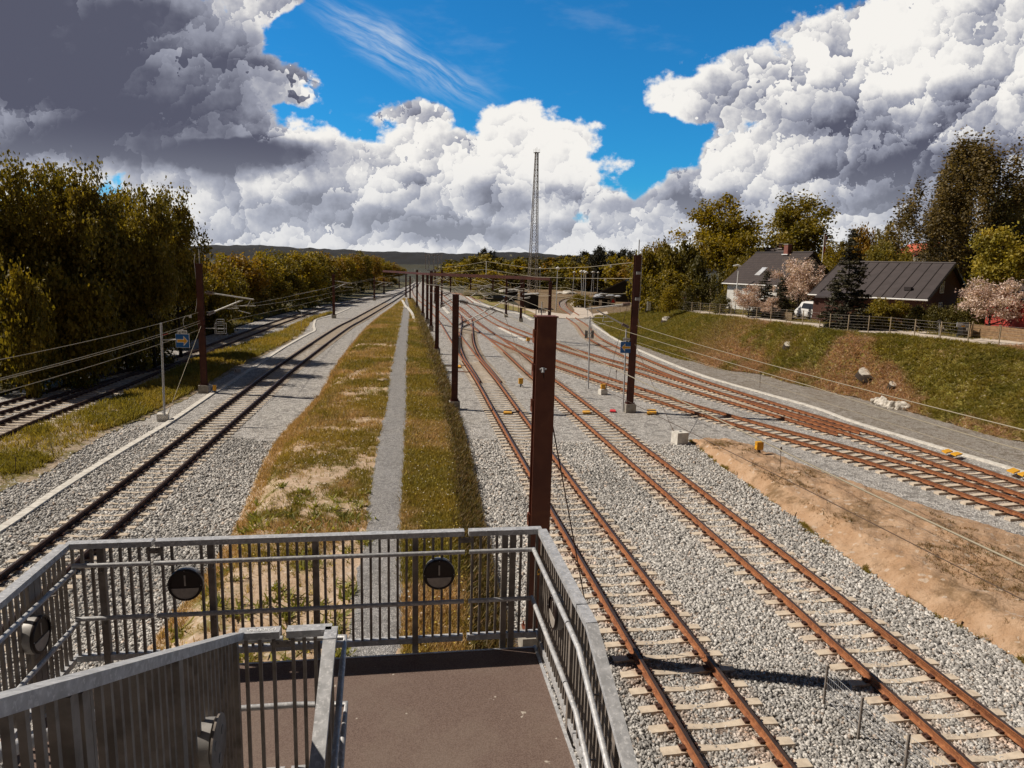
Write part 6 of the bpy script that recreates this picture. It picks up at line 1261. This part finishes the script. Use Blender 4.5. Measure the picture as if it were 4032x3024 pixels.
# lane fence along the crest
CR = cr_spline(CREST, 4000); cpx = np.array([PRJ(p) for p in CR])
def crest_at(x): return CR[np.argmin(np.abs(cpx[:, 0]-x)+(CR[:, 1] < 20)*1e4)]
fx = [4140, 4032, 3931, 3808.6, 3699, 3597.5, 3501, 3416, 3336, 3264, 3225, 3158, 3093, 3032, 2976, 2923, 2876, 2832, 2792, 2755, 2722, 2691, 2660, 2627, 2603, 2575, 2550, 2527, 2500, 2470, 2440, 2412]
lf = empty('wire_fence', (0, 0, 0), 0, 'long wire fence with grey posts along the lane above the embankment', 'fence'); tops = []
for x in fx:
    p = crest_at(x)+np.array([.05, .05, 0]); h = 1.30; mb = MB(); mb.tube([(p[0], p[1], p[2]-.3), (p[0], p[1], p[2]+h)], .04, 7); mb.build('post', 'timber_pale', lf); tops.append(p)
mb = MB()
for a, b in zip(tops[:-1], tops[1:]):
    for z in (.15, .38, .60, .82, 1.03, 1.24): mb.tube([a+[0, 0, z], b+[0, 0, z]], .009 if z < 1.2 else .014, 4, cap=False)
mb.build('fence_wire', 'galvanised_shaded', lf)
# picket and panel fences
def vfence(name, label, pts, h, gap, w, mat, panel=False):
    root = empty(name, (0, 0, 0), 0, label, 'fence'); q = resample(cr_spline([on_vil(x, y, 4) for x, y in pts], 60), gap); mb = MB()
    for i, p in enumerate(q):
        hh = h*(1+.06*math.sin(i*2.3))
        if not panel: mb.box((p[0], p[1], p[2]+hh/2), (w, .04, hh), 0, .3)
    if panel:
        for a, b in zip(q[:-1], q[1:]):
            for k in range(7): mb.beam(a+[0, 0, h*(k+.5)/7], b+[0, 0, h*(k+.5)/7], .03+.02*(k % 2), h/7*.92)
    else:
        for a, b in zip(q[:-1], q[1:]): mb.beam(a+[0, .04, h*.75], b+[0, .04, h*.75], .03, .07)
    mb.build('boards', mat, root)
    if panel:
        for p in q: mb = MB(); mb.box((p[0], p[1]-.02, p[2]+h/2+.05), (.09, .11, h+.1)); mb.build('post', 'timber', root)
    return root
vfence('picket_fence', 'low weathered picket fence left of the white van', [(3001, 1249), (3060, 1256), (3116, 1263)], .80, .12, .08, 'timber_pale'); vfence('panel_fence', 'brown woven panel fence at the right edge of the lane', [(3812, 1326), (3920, 1338), (4045, 1354), (4200, 1372)], .95, 1.6, .1, 'timber', True)
vfence('picket_fence', 'far low fence along the access road behind the cable trough', [(1985, 1215), (2060, 1236), (2110, 1248)], .8, 3, .08, 'timber_pale')
# wheelie bin and info board
P_ = on_vil(3791, 1328, 4.1); wb = empty('wheelie_bin', tuple(P_), .1, 'dark wheelie bin under a pale board beside the panel fence', 'bin'); mb = MB(); mb.prism([(-.24, -.26, .1), (.24, -.26, .1), (.29, -.30, .95), (-.29, -.30, .95)], (0, .55, 0)); mb.build('body', 'black_plastic', wb); mb = MB(); mb.box((0, -.02, .99), (.62, .66, .07)); mb.build('lid', 'glass_dark', wb); mb = MB(); [mb.disc((s_*.27, .22, .1), (1, 0, 0), .1, .05, 14) for s_ in (-1, 1)]; mb.build('wheel', 'tyre', wb); mb = MB(); mb.box((0, -.30, .62), (.14, .02, .2)); mb.build('sticker', 'sign_white', wb)
bd = empty('info_board', tuple(P_), 0, 'pale leaning board with an orange patch beside the dark bin', 'board'); mb = MB(); c_ = AY(3791, 1278, P_[1]-.3)-P_; mb.box(tuple(c_), (.85, .04, .30)); mb.build('panel', 'tarp', bd); mb = MB(); mb.box(tuple(c_+[.02, -.03, -.11]), (.26, .02, .07)); mb.build('patch', 'sign_orange', bd); mb = MB(); mb.box((.42, -.3, c_[2]/2+.1), (.08, .06, c_[2]+.3)); mb.build('post', 'timber_pale', bd)
# ---- vehicles
def van(label, P_, rz, W_=1.75, L_=4.1, H_=1.78, body='car_white'):
    r_ = empty('parked_van', tuple(P_), rz, label, 'van'); mb = MB()   # local -y is the rear
    secs = [(-L_/2, .42, .95, .80), (-L_/2+.03, .30, 1.25, .92), (-L_/2+.22, .28, H_*.93, .86), (-L_/2+.5, .28, H_, .84), (.2, .28, H_, .84), (.95, .28, H_*.93, .84), (1.35, .28, 1.15, .92), (L_/2-.1, .30, .85, .90), (L_/2, .42, .62, .80)]
    vs = []
    for y, z0_, z1_, k in secs: hw = W_/2; zm = min(1.0, z1_-.05) if z1_ > 1.0 else z1_-.08; vs += [(-hw*.9, y, z0_), (-hw, y, z0_+.18), (-hw, y, zm), (-hw*k, y, z1_), (0, y, z1_+.03), (hw*k, y, z1_), (hw, y, zm), (hw, y, z0_+.18), (hw*.9, y, z0_)]
    n = 9; fs = [(i*n+j, i*n+(j+1) % n, (i+1)*n+(j+1) % n, (i+1)*n+j) for i in range(len(secs)-1) for j in range(n)]; mb.add(vs, fs, 0, False); mb.add(vs[:n], [tuple(range(n))]); mb.add(vs[-n:], [tuple(range(n))[::-1]])
    bd_ = mb.build('body', body, r_); md = bd_.modifiers.new('bevel', 'BEVEL'); md.width = .05; md.segments = 2; md.limit_method = 'ANGLE'
    g = MB(); g.prism([(-.66, -L_/2-.005, 1.0), (.66, -L_/2-.005, 1.0), (.60, -L_/2+.14, 1.52), (-.60, -L_/2+.14, 1.52)], (0, -.03, 0)); g.build('rear_window', 'glass_dark', r_)
    for s_ in (-1, 1):
        g = MB(); g.prism([(s_*(W_/2+.004), -L_/2+.5, 1.05), (s_*(W_/2+.004), .7, 1.05), (s_*(W_/2*.88), .5, 1.58), (s_*(W_/2*.88), -L_/2+.6, 1.58)], (s_*.015, 0, 0)); g.build('side_window', 'glass_dark', r_)
        g = MB(); g.box((s_*(W_/2-.08), -L_/2-.0, 1.0), (.13, .08, .36)); g.build('tail_light', 'car_red_light', r_)
        for y in (-L_/2+.75, L_/2-.8): g = MB(); g.disc((s_*(W_/2-.10), y, .31), (1, 0, 0), .31, .2, 20); w_ = g.build('wheel', 'tyre', r_); g = MB(); g.disc((s_*(W_/2+.005), y, .31), (1, 0, 0), .18, .02, 14); g.build('rim', 'galvanised', w_)
    g = MB(); g.box((0, -L_/2-.05, .48), (W_*.94, .12, .22)); g.build('bumper', body, r_); g = MB(); g.box((0, -L_/2-.035, .78), (.5, .02, .11)); g.build('number_plate', 'sign_white', r_)
    g = MB(); g.box((0, 0, .24), (W_*.8, L_*.8, .12)); g.build('underbody', 'tyre', r_); return r_
van('white van parked with its rear towards the lane, beside the blossom tree', on_vil(3197, 1256, 3.9), .12)
van('silver car parked high up the side road', on_vil(2831, 1074, 7.5), -.5, 1.8, 4.2, 1.45, 'car_silver'); van('dark car standing left of the white spoil heap', G(1955, 1190, 0), 1.4, 1.8, 4.2, 1.4, 'car_dark')
P_ = on_vil(2855, 1213, 3.2); tr = empty('trailer', tuple(P_), .3, 'grey car trailer with a white cover at the corner of the side road', 'trailer'); mb = MB(); mb.prism([(-.9, -.8, .35), (.9, -.8, .35), (1.0, -.9, .75), (-1.0, -.9, .75)], (0, 1.7, 0)); mb.build('box', 'galvanised', tr); mb = MB(); mb.prism([(-1.0, -.95, .76), (1.0, -.95, .76), (.8, -.8, .98), (-.8, -.8, .98)], (0, 1.8, 0)); mb.build('cover', 'sign_white', tr); mb = MB(); [mb.disc((s_*.95, 0, .28), (1, 0, 0), .28, .16, 14) for s_ in (-1, 1)]; mb.tube([(0, -.8, .4), (0, -2, .35)], .04, 6); mb.build('wheel', 'tyre', tr)
# ================================================================ grass and weeds
def thin_(P_, near, k=1.3): d = np.hypot(P_[:, 0], P_[:, 1]); return P_[rng.random(len(P_)) < np.clip(near/d, .03, 1)**k]
GREEN = np.array([.135, .120, .020]); YEL = np.array([.22, .17, .035]); DRY = np.array([.30, .215, .115]); DK = np.array([.075, .070, .016])
def tufts(name, g, n, near, mask, h, cols, vlo=0, vhi=1, per=5, label=None, w=.10, lean=.45, k=1.3):
    P_ = gsample(g, n, rng, vlo, vhi); P_ = thin_(P_, near, k); x, y = P_[:, 0], P_[:, 1]; m_ = mask(x, y); keep = rng.random(len(P_)) < m_; P_ = P_[keep]; x, y = x[keep], y[keep]
    d = np.hypot(x, y); hs = rng.uniform(*h, len(P_))*np.clip(d/26, 1, 2.2)**.8; c = cols(x, y, len(P_)); P_[:, 2] += .01
    return blades(name, P_, hs, w*np.ones(1)[0], c, rng, per, lean, label)
def mixcol(a, b, u): u = np.clip(u, 0, 1)[:, None]; return a*(1-u)+b*u
def bcols(x, y, n):
    u = fbm(x, y, .35, 4)*2.2+.42+rng.normal(0, .18, n); c = mixcol(GREEN, YEL, u); d = fbm(x+50, y, .5, 4); c = mixcol(c, DRY, (d+.02)*4+rng.normal(0, .3, n)); return c
sm = lambda v, a, b: np.clip((v-a)/(b-a), 0, 1)
tufts('berm_grass', bermg, 150000, 24, lambda x, y: .06+.95*sm(fbm(x, y, .55, 5)+fbm(x+9, y, 2.2, 3)*.35+np.clip((y-24)/50, -.13, .10), -.07, .12), (.05, .15), bcols, .12, .405, 5, 'yellow-green grass left of the footpath on the berm')
tufts('berm_grass', bermg, 130000, 24, lambda x, y: .35+.7*sm(fbm(x, y, .55, 5)+fbm(x+9, y, 2.2, 3)*.3+.06, -.08, .08), (.06, .17), bcols, .605, .82, 5, 'yellow-green grass right of the footpath on the berm')
tufts('berm_weeds', bermg, 90000, 24, lambda x, y: .75+0*x, (.07, .20), lambda x, y, n: mixcol(DK*1.1, np.array([.13, .085, .04]), rng.random(n)), .80, .97, 5, 'straggly weeds on the right flank of the berm, darkened for its shade')  # shade of the flank turned from the sun is put into these colours
tufts('berm_weeds', bermg, 50000, 24, lambda x, y: .30+.3*(fbm(x, y, .8, 3) > 0), (.05, .13), lambda x, y, n: mixcol(DRY, np.array([.22, .15, .05]), rng.random(n)), .02, .13, 5, 'dry brown weeds on the left flank of the berm')
tufts('strip_grass', stripg, 110000, 34, lambda x, y: .1+1.0*sm(fbm(x, y, .40, 5)+fbm(x+9, y, 1.7, 3)*.4+np.clip((y-40)/100, -.06, .1), -.03, .10), (.06, .20), lambda x, y, n: mixcol(GREEN*1.1, YEL*1.15, fbm(x, y, .3, 3)*3+.5+rng.normal(0, .2, n)), .05, .95, 5, 'weeds and grass of the strip between the left tracks')
P_ = np.c_[rng.uniform(-60, -18, 60000), rng.uniform(25, 130, 60000), np.zeros(60000)]
bl = np.array(cr_spline([(p[0], p[1], 0) for p in BL[2:]], 400)); xb = np.interp(P_[:, 1], bl[:, 1], bl[:, 0]); P_ = P_[(P_[:, 0] < xb-.2) & (P_[:, 0] > xb-12)]; P_ = thin_(P_, 45, 1.0)
blades('verge_grass', P_, rng.uniform(.12, .4, len(P_)), .09, mixcol(GREEN*1.05, YEL, rng.random(len(P_))*1.2-.2), rng, 5, .4, 'long grass at the edge of the left wood')
def ecols(x, y, n):
    u = fbm(x*.7, y*.35, .30, 4)+fbm(x, y, 1.1, 3)*.3; c = mixcol(np.array([.105, .105, .014]), np.array([.17, .145, .022]), fbm(x, y, .8, 3)*2+.5+rng.normal(0, .2, n)); return mixcol(c, np.array([.30, .20, .135]), sm(u+.07*sm(68-y, 0, 14), .0, .12)*sm(78-y, 0, 14)*.9+rng.normal(0, .12, n))
tufts('embankment_grass', bankg, 150000, 60, lambda x, y: .75+0*x, (.05, .13), ecols, .0, 1, 5, 'yellow-green grass and brown cuttings covering the embankment', .16, 1.1, .8)
P_ = gsample(vilg, 60000, rng, 0, .55); P_ = thin_(P_, 60, 1.0); lx = np.min(np.hypot(P_[:, None, 0]-CR[None, ::60, 0], P_[:, None, 1]-CR[None, ::60, 1]), axis=1); P_ = P_[(lx > 3.6)]; 
blades('garden_grass', P_, rng.uniform(.08, .25, len(P_)), .1, mixcol(GREEN*.9, YEL*.9, rng.random(len(P_))), rng, 4, .5, 'rough grass of the gardens behind the lane')
tufts('mound_weeds', moundg, 16000, 26, lambda x, y: sm(fbm(x, y, .7, 4), .02, .14)*.9+.02, (.03, .09), lambda x, y, n: mixcol(DK, np.array([.16, .09, .035]), rng.random(n)), .25, .85, 5, 'low dark weeds on top of the brown earth mound')
tufts('mound_weeds', moundg, 30000, 22, lambda x, y: (fbm(x, y, 1.5, 3) > .10)*.5+.01, (.03, .09), lambda x, y, n: mixcol(GREEN, YEL, rng.random(n)), .0, .06, 4, 'small weeds along the lower edge of the brown earth mound')
# leafy rosettes and dandelions on the berm
P_ = gsample(bermg, 2600, rng, .1, .42); P_ = P_[(P_[:, 1] < 24) & (rng.random(len(P_)) < .5)]; Pr = np.repeat(P_, 7, 0)+np.c_[rng.normal(0, .09, (len(P_)*7, 2)), np.zeros(len(P_)*7)]
blades('leafy_weeds', Pr, rng.uniform(.10, .22, len(Pr)), .20, mixcol(np.array([.10, .115, .02]), np.array([.19, .19, .04]), rng.random(len(Pr))), rng, 4, .9, 'leafy green weed clumps near the stair')
P_ = np.r_[gsample(bermg, 2200, rng, .15, .40), gsample(bermg, 1800, rng, .60, .82)]; P_ = P_[P_[:, 1] < 45]; P_[:, 2] += rng.uniform(.08, .2, len(P_)); s_ = rng.uniform(.016, .03, len(P_))[:, None]
v = np.stack([P_+s_*[-1, 0, 0], P_+s_*[0, -1, .3], P_+s_*[1, 0, 0], P_+s_*[0, .4, .9]], 1); npmesh('dandelion_heads', v.reshape(-1, 3), np.arange(len(P_)*4).reshape(-1, 4), 'blossom', np.where(rng.random(len(P_))[:, None] < .5, [[.75, .72, .65]], [[.70, .55, .10]])); tag(bpy.data.objects['dandelion_heads'], 'dandelion heads sprinkled through the berm grass', 'flowers', kind='stuff')
